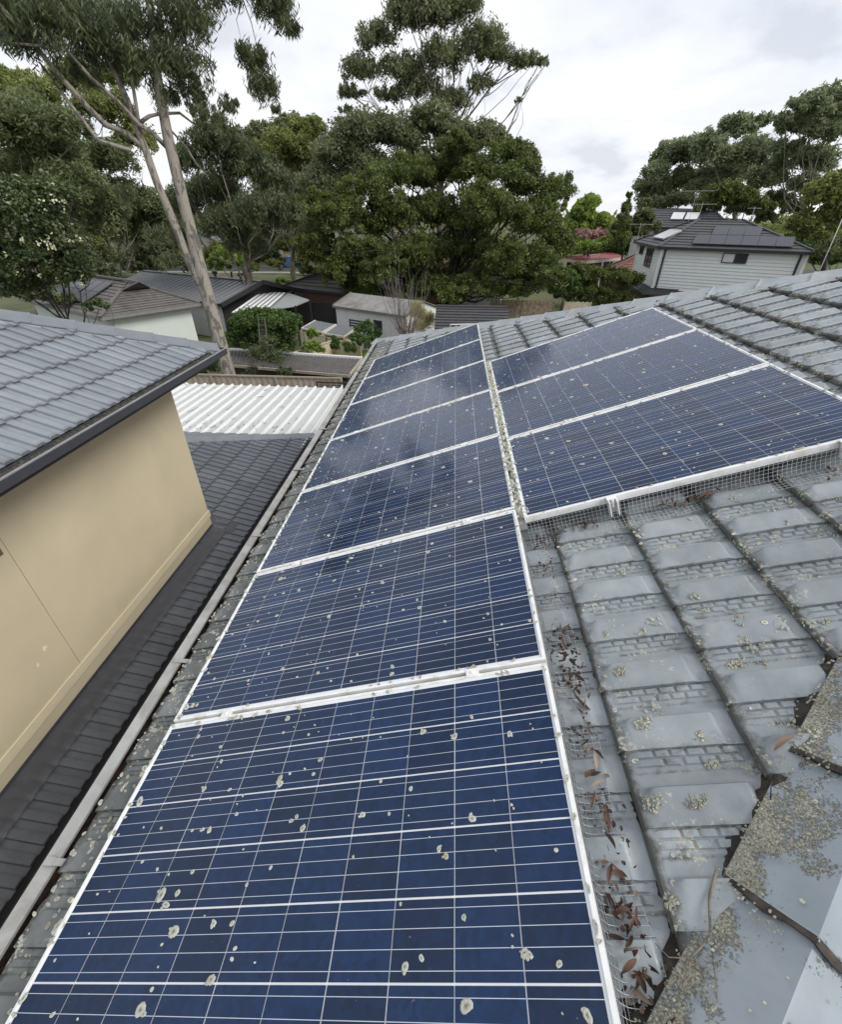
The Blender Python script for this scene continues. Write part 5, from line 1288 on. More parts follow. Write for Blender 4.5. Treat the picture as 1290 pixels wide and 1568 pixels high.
# understorey between the houses and the street
for i, (lab, bl, y, mt, n) in enumerate([
 ('dark shrubs below the broad dark gum at the left edge', [(60, 420, 50, 26), (120, 415, 46, 26), (20, 410, 40, 30), (160, 425, 30, 18)], 34, M_GUMD, 9000),
 ('mid green shrubs right of the bare trunk behind the bungalow roof', [(210, 405, 36, 22), (250, 400, 30, 24), (290, 405, 24, 18), (235, 380, 34, 20)], 50, M_GUMD, 8000),
 ('dark green shrubs in front of the far houses, left of the blue car', [(395, 395, 24, 18), (385, 375, 26, 18), (415, 390, 14, 16)], 58, M_GUM, 5000),
 ('olive shrubs between the blue car and the big round tree', [(480, 395, 26, 22), (495, 420, 18, 16), (470, 415, 12, 10), (470, 375, 26, 18)], 52, M_OLIVE, 6500),
 ('dark shrubs at the left edge between the flowering tree and the slate blue roof', [(20, 445, 34, 18), (60, 450, 30, 16), (-10, 440, 34, 22), (100, 458, 20, 12)], 25, M_GUMD, 4500),
 ('green thicket filling the yard between the big round tree and the hedge', [(862, 440, 14, 14), (860, 450, 16, 14), (880, 430, 22, 18)], 46, M_GREEN, 6000),
 ('dark thicket behind the lower branches of the big round tree', [(560, 415, 40, 26), (640, 420, 44, 28), (720, 415, 44, 30), (790, 405, 44, 30), (850, 380, 34, 34), (820, 350, 44, 30), (600, 390, 40, 24), (690, 385, 44, 24)], 43, M_DKGREEN, 13000),
 ('olive thicket between the metal roofed house and the street', [(300, 395, 26, 16), (330, 385, 20, 14), (270, 400, 20, 14), (420, 405, 16, 8), (385, 410, 14, 10)], 54, M_OLIVE, 5000),
 ('dark thicket beside the bonnet of the blue car', [(462, 402, 14, 10), (432, 398, 8, 8), (470, 415, 14, 10)], 68, M_GUMD, 2500),
 ('shrubby thicket beyond the red carport', [(880, 365, 26, 16), (915, 392, 24, 10), (945, 385, 26, 14), (935, 360, 20, 14), (970, 365, 20, 18)], 66, M_GREEN, 7000),
 ('dark thicket under the far gums on the right', [(1000, 315, 26, 16), (1040, 310, 30, 18), (1090, 310, 30, 16), (1140, 320, 34, 16), (1190, 310, 30, 20), (1175, 335, 20, 14), (1215, 320, 20, 18)], 70, M_GUMD, 12000),
 ('dark thicket below the leafy tree at the right edge', [(1240, 385, 30, 16), (1270, 395, 30, 16), (1215, 365, 14, 12), (1300, 395, 30, 16)], 48, M_GREEN, 7000)]):
    tree('shrubbery', lab, [blob(u, v, y, ru, rv) for u, v, ru, rv in bl], gpt(bl[0][0], y), mt, n, .34, .12, .25, M_BDARK, .1, 600 + i, .28, .4, 1, 44, cat='shrubs', group='shrubs between the houses', trunk=False)

# ------------------------------------------------------------------ neighbouring buildings
def V3(p, z=None): return Vector((p[0], p[1], p[2] if z is None else z))
class Bld:
    def __init__(s, name, label, cat, at, group=None):
        s.t = thing(name, label, cat, tuple(at), 0, group); s.inv = Matrix.Translation(s.t.location).inverted()
    def part(s, mb, name, mats, smooth=False, kind=None, parent=None, auto=None):
        o = child(name, mb.mesh(name, mats, smooth, auto), parent or s.t, kind)
        o.matrix_local = s.inv if parent is None else Matrix.Identity(4); return o
def inset(P4, d):
    out_ = []
    n = len(P4)
    for i in range(n):
        p = Vector(P4[i]).to_2d(); a = (Vector(P4[i-1]).to_2d() - p).normalized(); b_ = (Vector(P4[(i+1) % n]).to_2d() - p).normalized()
        out_.append(p + (a + b_) * d)
    return out_
def wall_ring(mb, pts, z0, z1, mi=0):
    n = len(pts)
    for i in range(n):
        a, b_ = pts[i], pts[(i + 1) % n]
        mb.add([(a[0], a[1], z0), (b_[0], b_[1], z0), (b_[0], b_[1], z1), (a[0], a[1], z1)], [(0, 1, 2, 3)], mi)
def eave_trim(mb, pts, z, h=.16, w_=.10):
    n = len(pts)
    for i in range(n):
        a, b_ = Vector((*pts[i][:2], z)), Vector((*pts[(i + 1) % n][:2], z)); d = (b_ - a).normalized()
        mb.bar(a - d * w_ * .5, b_ + d * w_ * .5, w_, h)
def hip_roof(b, E4, ze, R0, R1, m, n=9, step=.035, trim=None):
    E4 = [Vector((p[0], p[1], ze)) for p in E4]; R0, R1 = Vector(R0), Vector(R1)
    mb = MB()
    course_face(mb, E4[0], E4[1], R0, R1, n, step); course_face(mb, E4[1], E4[2], R1, R1, n, step)
    course_face(mb, E4[2], E4[3], R1, R0, n, step); course_face(mb, E4[3], E4[0], R0, R0, n, step)
    ro = b.part(mb, 'roof', m)
    mb = MB(); up = Vector((0, 0, .05))
    for a, c in ((E4[0], R0), (E4[1], R1), (E4[2], R1), (E4[3], R0), (R0, R1)):
        if (c - a).length > .1: mb.bar(a + up, c + up, .22, .07)
    b.part(mb, 'ridge', m)
    mb = MB(); eave_trim(mb, E4, ze - .05)
    b.part(mb, 'gutter', trim or M_CHAR)
    return ro
M_RT_GREY = simple('weathered_brown_grey_tiles', (0.135, 0.125, 0.118), 0.8, 0.3, 3, bs=.3, bd=.01, stain=(.07, .062, .055), stain_scale=1, stain_amt=.6)
M_RT_DARK = simple('dark_brown_tiles', (0.062, 0.054, 0.050), 0.75, 0.3, 3, bs=.3)
M_RT_CHAR = simple('charcoal_tiles', (0.060, 0.060, 0.064), 0.55, 0.25, 3, bs=.2)
M_RT_RED = simple('terracotta_tiles', (0.20, 0.095, 0.078), 0.8, 0.35, 3, bs=.2)
M_METAL = simple('grey_steel_roofing', (0.165, 0.175, 0.185), 0.45, 0.08, 1.5, bs=0)
M_PALEWALL = simple('pale_green_grey_wall', (0.60, 0.64, 0.60), 0.85, 0.05, 1, bs=.05)
M_BLACKW = simple('black_cladding', (0.022, 0.022, 0.024), 0.6, .2, 3, bs=0)
M_REDBR = simple('brown_brick', (0.19, 0.115, 0.085), .9, .3, 6)
M_FIBRO = simple('white_fibro', (0.62, 0.63, 0.62), .8, .08, 1.5, bs=0)
M_PV = simple('dark_pv_glass', (0.020, 0.022, 0.030), 0.25, .2, 3, bs=0)
M_PVF = simple('black_pv_frame', (0.06, 0.06, 0.065), 0.4, .1, 3, bs=0)
M_GLASS = simple('dark_window_glass', (0.030, 0.034, 0.038), 0.08, .2, 2, bs=0, spec=.8)
M_BLIND = simple('white_blind', (0.62, 0.63, 0.63), .4, .1, 3, bs=0)

# --- grey tiled bungalow with a pale wall
K = np.array([-17.0, 22.7]); a_ = np.array([.52, .854]); b_ = np.array([-.854, .52])
LA, LB, ZE = 5.7, 10.5, -2.72
E4 = [K, K + a_ * LA, K + a_ * LA + b_ * LB, K + b_ * LB]
bA = Bld('grey_tiled_bungalow', 'bungalow with weathered grey tiled roof and pale green wall, left of the mottled trunk', 'house', (*K, G))
rh = LA / 2 * tan(radians(24)); R0 = (*(K + a_ * LA / 2 + b_ * 1.9), ZE + rh); R1 = (*(K + a_ * LA / 2 + b_ * (LB - 2.5)), ZE + rh)
hip_roof(bA, [E4[1], E4[2], E4[3], E4[0]], ZE, R0, R1, M_RT_GREY, 10, .04) if False else None
mb = MB()
e = [V3(p, ZE) for p in E4]; r0, r1 = Vector(R0), Vector(R1)
gl, gr = e[0].lerp(r0, .72), e[1].lerp(r0, .72)        # dutch gablet at the top of the hip end
course_face(mb, e[0], e[1], gl, gr, 9, .045); course_face(mb, e[1], e[2], r0, r1, 11, .045); course_face(mb, e[3], e[0], r1, r0, 11, .045); course_face(mb, e[2], e[3], r1, r1, 11, .045)
bA.part(mb, 'roof', M_RT_GREY)
gp = Vector((*(K + a_ * LA / 2 + b_ * .78), ZE + rh + .03))
mb = MB().add([gl + Vector((0, 0, .03)), gr + Vector((0, 0, .03)), gp], [(0, 1, 2)])
bA.part(mb, 'gablet', simple('gablet_boards', (.085, .078, .072), .8, .2, 5, bs=0))
mb = MB().bar(gl + Vector((0, 0, .06)), gp + Vector((0, 0, .08)), .16, .07).bar(gr + Vector((0, 0, .06)), gp + Vector((0, 0, .08)), .16, .07).bar(gp + Vector((0, 0, .08)), r1 + Vector((0, 0, .08)), .22, .08).bar(e[0] + Vector((0, 0, .05)), gl + Vector((0, 0, .06)), .2, .07).bar(e[1] + Vector((0, 0, .05)), gr + Vector((0, 0, .06)), .2, .07)
mb.add([gl, gp, r0, e[0].lerp(r0, .72)], [(0, 1, 2)]).add([gp, gr, r0], [(0, 1, 2)])
bA.part(mb, 'ridge', M_RT_GREY)
mb = MB(); eave_trim(mb, E4, ZE - .06); bA.part(mb, 'gutter', simple('grey_gutter', (.20, .20, .195), .5, .1, 4, bs=0))
mb = MB(); wall_ring(mb, inset(E4 if True else 0, .45), G, ZE - .04); bA.part(mb, 'wall', M_PALEWALL)
def pv(parent_t, group, lab, o_, dx, dy, nn, w_, h_, gap=.04):
    # one dark solar panel lying on a roof face: corner o_, unit axes dx, dy, normal nn
    M = Matrix(((dx.x, dy.x, nn.x, o_.x), (dx.y, dy.y, nn.y, o_.y), (dx.z, dy.z, nn.z, o_.z), (0, 0, 0, 1)))
    t = bpy.data.objects.new('solar_panel', None); COL.objects.link(t); t.parent = parent_t; t.matrix_basis = Matrix.Translation(parent_t.location).inverted() @ M
    if 'pvf' not in PVM: PVM['pvf'] = {}
    k = (round(w_, 2), round(h_, 2))
    if k not in PVM['pvf']:
        f = MB(); ring_box(f, w_, h_, .03, .0, .05); g_ = MB().box(.03, w_ - .03, .03, h_ - .03, .01, .044)
        PVM['pvf'][k] = (f.mesh('frame', M_PVF), g_.mesh('glass', M_PV))
    child('frame', PVM['pvf'][k][0], t); child('glass', PVM['pvf'][k][1], t)
PVM = {}
dxA = (e[0] - e[3]).normalized(); dyA = (r0 - e[0]); dyA = (dyA - dxA * dyA.dot(dxA)).normalized(); nA = dxA.cross(dyA)
for j in range(2):
    for i in range(5):
        o_ = e[0] - dxA * (2.5 + .98 * (i + 1) + .3) + dyA * (.7 + j * 1.02 + .0) + nA * .10
        pv(bA.t, 'solar panels on the grey tiled bungalow', 'one of the dark solar panels on the near roof face of the grey tiled bungalow', o_, dxA, dyA, nA, .95, 1.0)
# --- big grey metal roofed house behind it
E = Vector((-13.8, 29.7, -3.15)); Rr = Vector((-12.05, 33.0, -2.15)); T_ = Vector((-10.3, 36.3, -3.15)); rd = Vector((-.906, .42, 0)).normalized()
bB = Bld('metal_roofed_house', 'house with long grey metal roof, black gable and two roof ventilators, behind the mottled trunk', 'house', (-16, 33, G))
Ln = 13.0
mb = MB()
for (p, q) in ((E, Rr), (T_, Rr)):
    mb.add([p, p + rd * Ln, q + rd * Ln, q], [(0, 1, 2, 3)])
    n_ = 26
    for i in range(n_ + 1):
        o_ = rd * (Ln * i / n_) + Vector((0, 0, .02)); mb.bar(p + o_, q + o_, .05, .045)
bB.part(mb, 'roof', M_METAL)
mb = MB().bar(E - rd * .05, Rr - rd * .05, .12, .26).bar(Rr - rd * .05, T_ - rd * .05, .12, .26).bar(E, E + rd * Ln, .12, .16)
bB.part(mb, 'barge_board', M_BLACKW)
mb = MB().bar(Rr + Vector((0, 0, .05)), Rr + rd * Ln + Vector((0, 0, .05)), .3, .05); bB.part(mb, 'ridge', M_METAL)
wi = Vector((1.75, 3.3, 0)).normalized() * .4
ib = rd * .5
mb = MB(); w4 = [E + wi + ib, T_ - wi + ib, T_ - wi + rd * (Ln - .5), E + wi + rd * (Ln - .5)]
wall_ring(mb, w4, G, -3.2); mb.add([w4[0] + Vector((0, 0, .05)), w4[1] + Vector((0, 0, .05)), Rr + ib + Vector((0, 0, -.15))], [(0, 1, 2)], 1)
mb.quad(w4[0] - rd * .01, w4[1] - rd * .01, V3(w4[1] - rd * .01, G), V3(w4[0] - rd * .01, G), 1)
bB.part(mb, 'wall', [M_FIBRO, M_BLACKW])
vm = MB().tube([(0, 0, 0), (0, 0, .22)], .09, 10).tube([(0, 0, .20), (0, 0, .26), (0, 0, .40), (0, 0, .46)], [.14, .19, .19, .08], 12).mesh('ventilator', M_CHAR, True, 40)
for q in (.16, .36):
    o = child('ventilator', vm, bB.t); o.matrix_local = bB.inv @ Matrix.Translation(Rr + rd * (Ln * q) + Vector((0, 0, .03)))
# --- striped pergola roof against its gable, with the flat grey sheet and the black fence beside it
bP = Bld('pergola', 'pergola roofed with white and clear striped sheets beside the black gable', 'pergola', (-11.8, 29.8, G))
pp = [V3(atZ(*q, -2.95)) for q in ((355, 478), (401, 446), (440, 448), (402, 481))]
pp[3] = pp[0] + (pp[2] - pp[1])
mb = MB(); n_ = 6
for i in range(n_):
    t0, t1 = i / n_, (i + .55) / n_
    a0, a1 = pp[0].lerp(pp[3], t0), pp[0].lerp(pp[3], t1); b0, b1 = pp[1].lerp(pp[2], t0), pp[1].lerp(pp[2], t1)
    mb.add([a0, a1, b1, b0, a0 - Vector((0, 0, .03)), a1 - Vector((0, 0, .03)), b1 - Vector((0, 0, .03)), b0 - Vector((0, 0, .03))], [(0, 1, 2, 3), (7, 6, 5, 4), (0, 4, 5, 1), (1, 5, 6, 2), (2, 6, 7, 3), (3, 7, 4, 0)])
bP.part(mb, 'white_sheet', M_WHITE)
mb = MB()
for i in range(n_):
    t0, t1 = (i + .55) / n_, (i + 1) / n_
    mb.quad(*[p - Vector((0, 0, .02)) for p in (pp[0].lerp(pp[3], t0), pp[0].lerp(pp[3], t1), pp[1].lerp(pp[2], t1), pp[1].lerp(pp[2], t0))])
bP.part(mb, 'tinted_sheet', simple('tinted_sheet', (.11, .115, .115), .3, .1, 3, bs=0))
mb = MB()
for p, q in ((pp[0], pp[1]), (pp[3], pp[2]), (pp[0], pp[3]), (pp[1], pp[2])): mb.bar(p - Vector((0, 0, .12)), q - Vector((0, 0, .12)), .07, .16)
for p in pp: mb.bar(V3(p, G), p - Vector((0, 0, .1)), .1, .1)
bP.part(mb, 'timber_frame', M_BLACKW)
bC2 = Bld('lean_to', 'flat grey sheet roof right of the striped pergola', 'lean-to', (-9.5, 32, G))
ps = [V3(atZ(*q, -2.98)) for q in ((441, 448), (474, 459), (452, 468), (412, 474))]
mb = MB().add(ps + [p - Vector((0, 0, .06)) for p in ps], [(0, 1, 2, 3), (7, 6, 5, 4), (0, 4, 5, 1), (1, 5, 6, 2), (2, 6, 7, 3), (3, 7, 4, 0)])
bC2.part(mb, 'roof_sheet', simple('pale_grey_sheet', (.27, .29, .29), .5, .1, 2, bs=0))
for p in ps: bC2.part(MB().bar(V3(p, G), p, .09, .09), 'post', M_BLACKW)
def fence(label, cat, pts, zt, h, m, kind='panel', postm=None, spacing=2.35, name='fence', step=.0):
    base = V3(pts[0], G); b = Bld(name, label, cat, base)
    for i, (p, q) in enumerate(zip(pts, pts[1:])):
        p = Vector((p[0], p[1], 0)); q = Vector((q[0], q[1], 0)); ln = (q - p).length; d = (q - p) / ln; nrm = Vector((-d.y, d.x, 0))
        n = max(1, round(ln / spacing))
        for j in range(n + 1):
            c = p + d * ln * j / n
            mb = MB().bar(V3(c, zt - h), V3(c, zt + .02), .06, .06); b.part(mb, 'post', postm or m)
        for j in range(n):
            c0, c1 = p + d * ln * j / n, p + d * ln * (j + 1) / n
            mb = MB()
            if kind == 'panel':
                k = max(3, int((c1 - c0).length / .2)); vs = []
                for i2 in range(k * 4 + 1):
                    t = i2 / (k * 4); o_ = nrm * (.018 if (i2 % 4) in (1, 2) else -.0)
                    x_ = c0.lerp(c1, t) + o_; vs += [V3(x_, zt - h), V3(x_, zt - .03)]
                mb.add(vs, [(2*i2, 2*i2+2, 2*i2+3, 2*i2+1) for i2 in range(k * 4)])
                b.part(mb, 'fence_panel', m)
                b.part(MB().bar(V3(c0, zt), V3(c1, zt), .05, .05), 'rail', postm or m); b.part(MB().bar(V3(c0, zt - h + .03), V3(c1, zt - h + .03), .05, .05), 'rail', postm or m)
            else:
                k = max(3, int((c1 - c0).length / .105)); rr_ = random.Random(j + i * 31)
                for i2 in range(k):
                    x0 = c0.lerp(c1, (i2 + .06) / k); x1 = c0.lerp(c1, (i2 + .94) / k); dz = rr_.uniform(-.05, .04); o_ = nrm * rr_.uniform(-.008, .008)
                    mb.add([V3(x0 + o_, zt - h), V3(x1 + o_, zt - h), V3(x1 + o_, zt + dz), V3(x0 + o_, zt + dz), V3(x0 + o_ + nrm * .016, zt - h), V3(x1 + o_ + nrm * .016, zt - h), V3(x1 + o_ + nrm * .016, zt + dz), V3(x0 + o_ + nrm * .016, zt + dz)], [(0, 1, 2, 3), (7, 6, 5, 4), (3, 2, 6, 7), (0, 3, 7, 4), (1, 5, 6, 2)])
                b.part(mb, 'palings', m, kind='stuff')
                for zz in (zt - .3, zt - h + .3): b.part(MB().bar(V3(c0 + nrm * .04, zz), V3(c1 + nrm * .04, zz), .04, .07), 'rail', postm or m)
    return b
M_BEIGE = simple('cream_steel_fence', (0.53, 0.475, 0.33), 0.6, .06, 2, bs=0)
M_PINKF = simple('weathered_beige_steel', (0.37, 0.315, 0.25), 0.75, .2, 3, bs=0)
M_PALING = simple('grey_brown_palings', (0.30, 0.235, 0.175), .95, .5, 5, col2=(.13, .10, .075), bs=.4)
M_PALINGW = simple('pale_palings', (0.58, 0.49, 0.38), .95, .25, 5, bs=.3)
fence('black boarded fence behind the garden, left of the white shed', 'fence', [atZ(447, 464, -3.6), atZ(511, 466, -3.6)], -3.55, 1.9, M_BLACKW)
fence('cream steel fence running diagonally along the vegetable patch', 'fence', [atZ(446, 541, -3.7), atZ(537, 513, -3.7)], -3.7, 1.7, M_BEIGE)
fence('cream steel fence across the front of the two small lean-to roofs', 'fence', [atZ(460, 507, -3.62), atZ(499, 516, -3.62), atZ(553, 531, -3.62)], -3.62, 1.75, M_BEIGE)
fy = 14.2
fz = atY(440, 577, fy)[2]
fence('weathered beige steel fence just beyond the white patio roof', 'fence', [(-9.5, fy), (-2.55, fy)], fz, 1.9, M_PINKF)
# --- lattice screen
ly = 13.45; lx0, lx1 = atY(486, 586, ly)[0], atY(545, 586, ly)[0]; lz1 = atY(500, 586, ly)[2]
lt_ = Bld('lattice_screen', 'dark brown timber lattice at the right end of the white patio roof', 'lattice', (lx0, ly, G))
mb = MB()
for i in range(18):
    x = lx0 + (lx1 - lx0) * i / 17; mb.box(x - .012, x + .012, ly, ly + .008, lz1 - 1.9, lz1)
for i in range(26): mb.box(lx0, lx1, ly + .009, ly + .017, lz1 - .075 * i - .024, lz1 - .075 * i)
lt_.part(mb, 'slats', simple('brown_lattice', (.065, .045, .034), .9, .3, 6, bs=0), kind='stuff')
mb = MB().box(lx0 - .04, lx0, ly - .01, ly + .03, G, lz1 + .03).box(lx1, lx1 + .04, ly - .01, ly + .03, G, lz1 + .03).box(lx0, lx1, ly - .01, ly + .03, lz1, lz1 + .035)
lt_.part(mb, 'frame', simple('brown_timber', (.065, .045, .034), .9, .3, 6, bs=0))
# --- long dark shed with corrugated roof
q4 = [V3(atZ(352, 536, -3.35)), V3(atZ(555, 549.5, -3.35)), V3(atZ(536, 574, -3.5)), V3(atZ(345, 557, -3.5))]
gs = Bld('corrugated_shed', 'long low shed with ribbed brown grey metal roof behind the beige steel fence', 'shed', V3((q4[0] + q4[2]) / 2, G))
M_CORR = simple('old_corrugated_sheet', (0.10, 0.093, 0.088), .6, .3, 3, bs=0, stain=(.08, .065, .055), stain_scale=1.5, stain_amt=.6)
mb = MB(); n_ = 36
for i in range(n_):
    for (t0, t1, h0, h1) in ((i / n_, (i + .7) / n_, 0, 0), ((i + .7) / n_, (i + .78) / n_, 0, .03), ((i + .78) / n_, (i + .92) / n_, .03, .03), ((i + .92) / n_, (i + 1) / n_, .03, 0)):
        z0, z1 = Vector((0, 0, h0)), Vector((0, 0, h1))
        mb.quad(q4[3].lerp(q4[2], t0) + z0, q4[3].lerp(q4[2], t1) + z1, q4[0].lerp(q4[1], t1) + z1, q4[0].lerp(q4[1], t0) + z0)
gs.part(mb, 'roof_sheet', M_CORR)
mb = MB().bar(q4[0] + Vector((0, 0, .03)), q4[1] + Vector((0, 0, .03)), .12, .10); gs.part(mb, 'barge_cap', M_WHITE)
mb = MB().bar(q4[3] - Vector((0, .03, .05)), q4[2] - Vector((0, .03, .05)), .08, .10).bar(q4[1], q4[2], .06, .1); gs.part(mb, 'gutter', M_PINKF)
mb = MB(); wall_ring(mb, [p.to_2d() for p in (q4[3] + Vector((.15, .15, 0)), q4[2] + Vector((-.15, .15, 0)), q4[1] + Vector((-.15, -.15, 0)), q4[0] + Vector((.15, -.15, 0)))], G, -3.52); gs.part(mb, 'wall', M_BLACKW)
# --- two lean-to roofs
for lab, qs in (('small ribbed lean-to roof on the left of the pair by the white shed', ((462, 503), (483, 491), (514, 497), (494, 509))), ('small ribbed lean-to roof on the right of the pair by the white shed', ((497, 511), (515.5, 498), (547, 502), (527, 516)))):
    p4 = [V3(atZ(*q, -3.45)) for q in qs]; bl_ = Bld('lean_to', lab, 'lean-to', V3(p4[0], G), 'pair of ribbed lean-to roofs')
    mb = MB(); n_ = 12
    for i in range(n_):
        for (t0, t1, h0, h1) in ((i / n_, (i + .6) / n_, 0, 0), ((i + .6) / n_, (i + .7) / n_, 0, .03), ((i + .7) / n_, (i + .9) / n_, .03, .03), ((i + .9) / n_, (i + 1) / n_, .03, 0)):
            z0, z1 = Vector((0, 0, h0)), Vector((0, 0, h1))
            mb.quad(p4[0].lerp(p4[3], t0) + z0, p4[0].lerp(p4[3], t1) + z1, p4[1].lerp(p4[2], t1) + z1, p4[1].lerp(p4[2], t0) + z0)
    bl_.part(mb, 'roof_sheet', M_METAL)
    mb = MB().bar(p4[0], p4[1], .06, .08).bar(p4[2], p4[3], .06, .08).bar(p4[0], p4[3], .06, .08); bl_.part(mb, 'edge_trim', simple('cream_trim', (.55, .53, .45), .6, .1, 3, bs=0))
    for p in p4: bl_.part(MB().bar(V3(p, G), p, .07, .07), 'post', M_BEIGE)
# --- white shed
A_ = np.array([-6.15, 29.3]); B_ = np.array([-1.45, 26.5]); ux = (B_ - A_) / np.linalg.norm(B_ - A_); uy = np.array([-ux[1], ux[0]]); LS = np.linalg.norm(B_ - A_); DS = 3.3
ws = Bld('white_shed', 'white boarded shed with low grey gable roof, half hidden by the bare shrub', 'shed', (*A_, G))
c4 = [A_, A_ + ux * LS, A_ + ux * LS + uy * DS, A_ + uy * DS]
ze = -2.98; e = [V3(p, ze) for p in [c4[0] - ux * .12 - uy * .15, c4[1] + ux * .12 - uy * .15, c4[2] + ux * .12 + uy * .15, c4[3] - ux * .12 + uy * .15]]
ra, rb_ = (e[0] + e[3]) / 2 + Vector((0, 0, .55)), (e[1] + e[2]) / 2 + Vector((0, 0, .55))
mb = MB().quad(e[0], e[1], rb_, ra).quad(e[2], e[3], ra, rb_)
for i in range(24):
    t = i / 23; mb.bar(e[0].lerp(e[1], t), ra.lerp(rb_, t), .04, .03); mb.bar(e[3].lerp(e[2], t), ra.lerp(rb_, t), .04, .03)
ws.part(mb, 'roof', simple('grey_fibro_roof', (.255, .25, .24), .85, .25, 2, bs=.1, stain=(.13, .12, .10), stain_scale=1.2, stain_amt=.7))
mb = MB(); wall_ring(mb, c4, G, ze - .02); mb.add([V3(c4[0], ze - .02), V3(c4[3], ze - .02), ra + Vector((ux[0], ux[1], 0)) * .12 - Vector((0, 0, .03))], [(0, 1, 2)]).add([V3(c4[1], ze - .02), V3(c4[2], ze - .02), rb_ - Vector((ux[0], ux[1], 0)) * .12 - Vector((0, 0, .03))], [(0, 1, 2)])
n_ = 28
for i in range(n_ + 1):
    p = A_ + ux * LS * i / n_; mb.bar(V3(p - uy * .006, G), V3(p - uy * .006, ze - .03), .02, .012)
ws.part(mb, 'wall', simple('shed_white', (.66, .67, .66), .75, .08, 2, bs=0))
mb = MB().bar(e[0] - Vector((0, 0, .05)), e[1] - Vector((0, 0, .05)), .1, .12).bar(e[0], ra, .06, .12).bar(e[1], rb_, .06, .12); ws.part(mb, 'gutter', simple('shed_gutter', (.16, .15, .14), .6, .2, 3, bs=0))
def window(b, c, ux3, w_, h_, nrm, panes=2, mats=None, fm=None):
    # frame standing proud of the wall, panes a sub-part
    M = Matrix(((ux3.x, 0, nrm.x, c.x), (ux3.y, 0, nrm.y, c.y), (ux3.z, 1, nrm.z, c.z), (0, 0, 0, 1)))
    f = MB(); t_ = .06; pw = w_ / panes
    f.box(-w_/2, w_/2, -h_/2, -h_/2 + t_, 0, .05).box(-w_/2, w_/2, h_/2 - t_, h_/2, 0, .05)
    for i in range(panes + 1):
        x = -w_/2 + pw * i; x0 = max(-w_/2, x - t_/2); f.box(x0, min(w_/2, x0 + t_), -h_/2 + t_, h_/2 - t_, 0, .05)
    fo = child('window', f.mesh('window', fm or M_CHAR), b.t); fo.matrix_local = b.inv @ M
    for i in range(panes):
        g_ = MB().box(-w_/2 + pw * i + .02, -w_/2 + pw * (i + 1) - .02, -h_/2 + .03, h_/2 - .03, .008, .022)
        child('pane', g_.mesh('pane', (mats or [M_GLASS] * panes)[i]), fo)
u3 = Vector((ux[0], ux[1], 0)); n3_ = Vector((-uy[0], -uy[1], 0))
window(ws, V3(A_ + ux * LS * .62 - uy * .002, -3.75), u3, .62, .55, n3_)
bn = Bld('garden_bench', 'dark green garden bench against the white shed', 'bench', (*(A_ + ux * LS * .47 - uy * .9), -4.6))
mb = MB(); bc = A_ + ux * LS * .47 - uy * .9
for i in range(4): mb.bar(V3(bc - ux * .75 - uy * (.1 * i), -3.95), V3(bc + ux * .75 - uy * (.1 * i), -3.95), .08, .025)
bn.part(mb, 'seat', simple('dark_green_paint', (.025, .045, .035), .6, .2, 3, bs=0))
mb = MB()
for i in range(3): mb.bar(V3(bc - ux * .75 + uy * .08, -3.80 + .15 * i), V3(bc + ux * .75 + uy * .08, -3.80 + .15 * i), .025, .09)
bn.part(mb, 'backrest', M_BLACKW)
for sx in (-.7, .7):
    mb = MB().bar(V3(bc + ux * sx + uy * .08, G), V3(bc + ux * sx + uy * .08, -3.45), .06, .06).bar(V3(bc + ux * sx - uy * .32, G), V3(bc + ux * sx - uy * .32, -3.95), .06, .06); bn.part(mb, 'leg', M_BLACKW)
# --- dark tiled house and what shows of it under the round tree
bD = Bld('dark_tiled_house', 'house with dark brown tiled roof left of the big round tree', 'house', (-6, 40, G))
E4 = [(-12.6, 38.4), (-6.2, 34.6), (1.5, 45.0), (-5.0, 49.0)]
hip_roof(bD, E4, -3.1, (-8.0, 39.0, -1.55), (-3.4, 44.6, -1.55), M_RT_DARK, 9, .05)
mb = MB(); wall_ring(mb, inset(E4, .5), G, -3.12); bD.part(mb, 'wall', M_REDBR)
bD2 = Bld('cottage', 'pale walled cottage glimpsed under the big round tree', 'house', (1.5, 46, G))
E4 = [(-2.5, 44.5), (6, 43.5), (6.8, 50), (-1.7, 51)]
hip_roof(bD2, E4, -2.5, (.8, 47.6, -1.2), (3.6, 47.3, -1.2), M_RT_RED, 8, .05)
mb = MB(); wall_ring(mb, inset(E4, .5), G, -2.52); bD2.part(mb, 'wall', M_FIBRO)
for i in range(3): window(bD2, Vector((-1.2 + 2.4 * i, 44.84 - .28 * i, -3.5)), Vector((8.5, -1, 0)).normalized(), 1.3, 1.0, Vector((-1, -8.5, 0)).normalized())
# --- charcoal tiled garage just over the far ridge
bG = Bld('garage', 'low garage with charcoal tiled roof just over the far ridge caps', 'garage', (3, 25, G))
E4 = [(.35, 22.2), (4.1, 22.2), (4.1, 27.2), (.35, 27.2)]
mb = MB(); e = [V3(p, -2.95) for p in E4]; ra, rb_ = Vector((.35, 24.7, -2.2)), Vector((4.1, 24.7, -2.2))
course_face(mb, e[0], e[1], ra, rb_, 9, .05); course_face(mb, e[2], e[3], rb_, ra, 9, .05); bG.part(mb, 'roof', M_RT_CHAR)
mb = MB().bar(ra + Vector((0, 0, .04)), rb_ + Vector((0, 0, .04)), .22, .08); bG.part(mb, 'ridge', M_RT_CHAR)
mb = MB(); wall_ring(mb, inset(E4, .3), G, -3.0); mb.add([V3(E4[0], -3), V3(E4[3], -3), ra - Vector((0, 0, .05))], [(0, 1, 2)]); bG.part(mb, 'wall', M_REDBR)
hr = Bld('handrail', 'thin white metal handrail beside the charcoal garage roof', 'handrail', (1, 19, G))
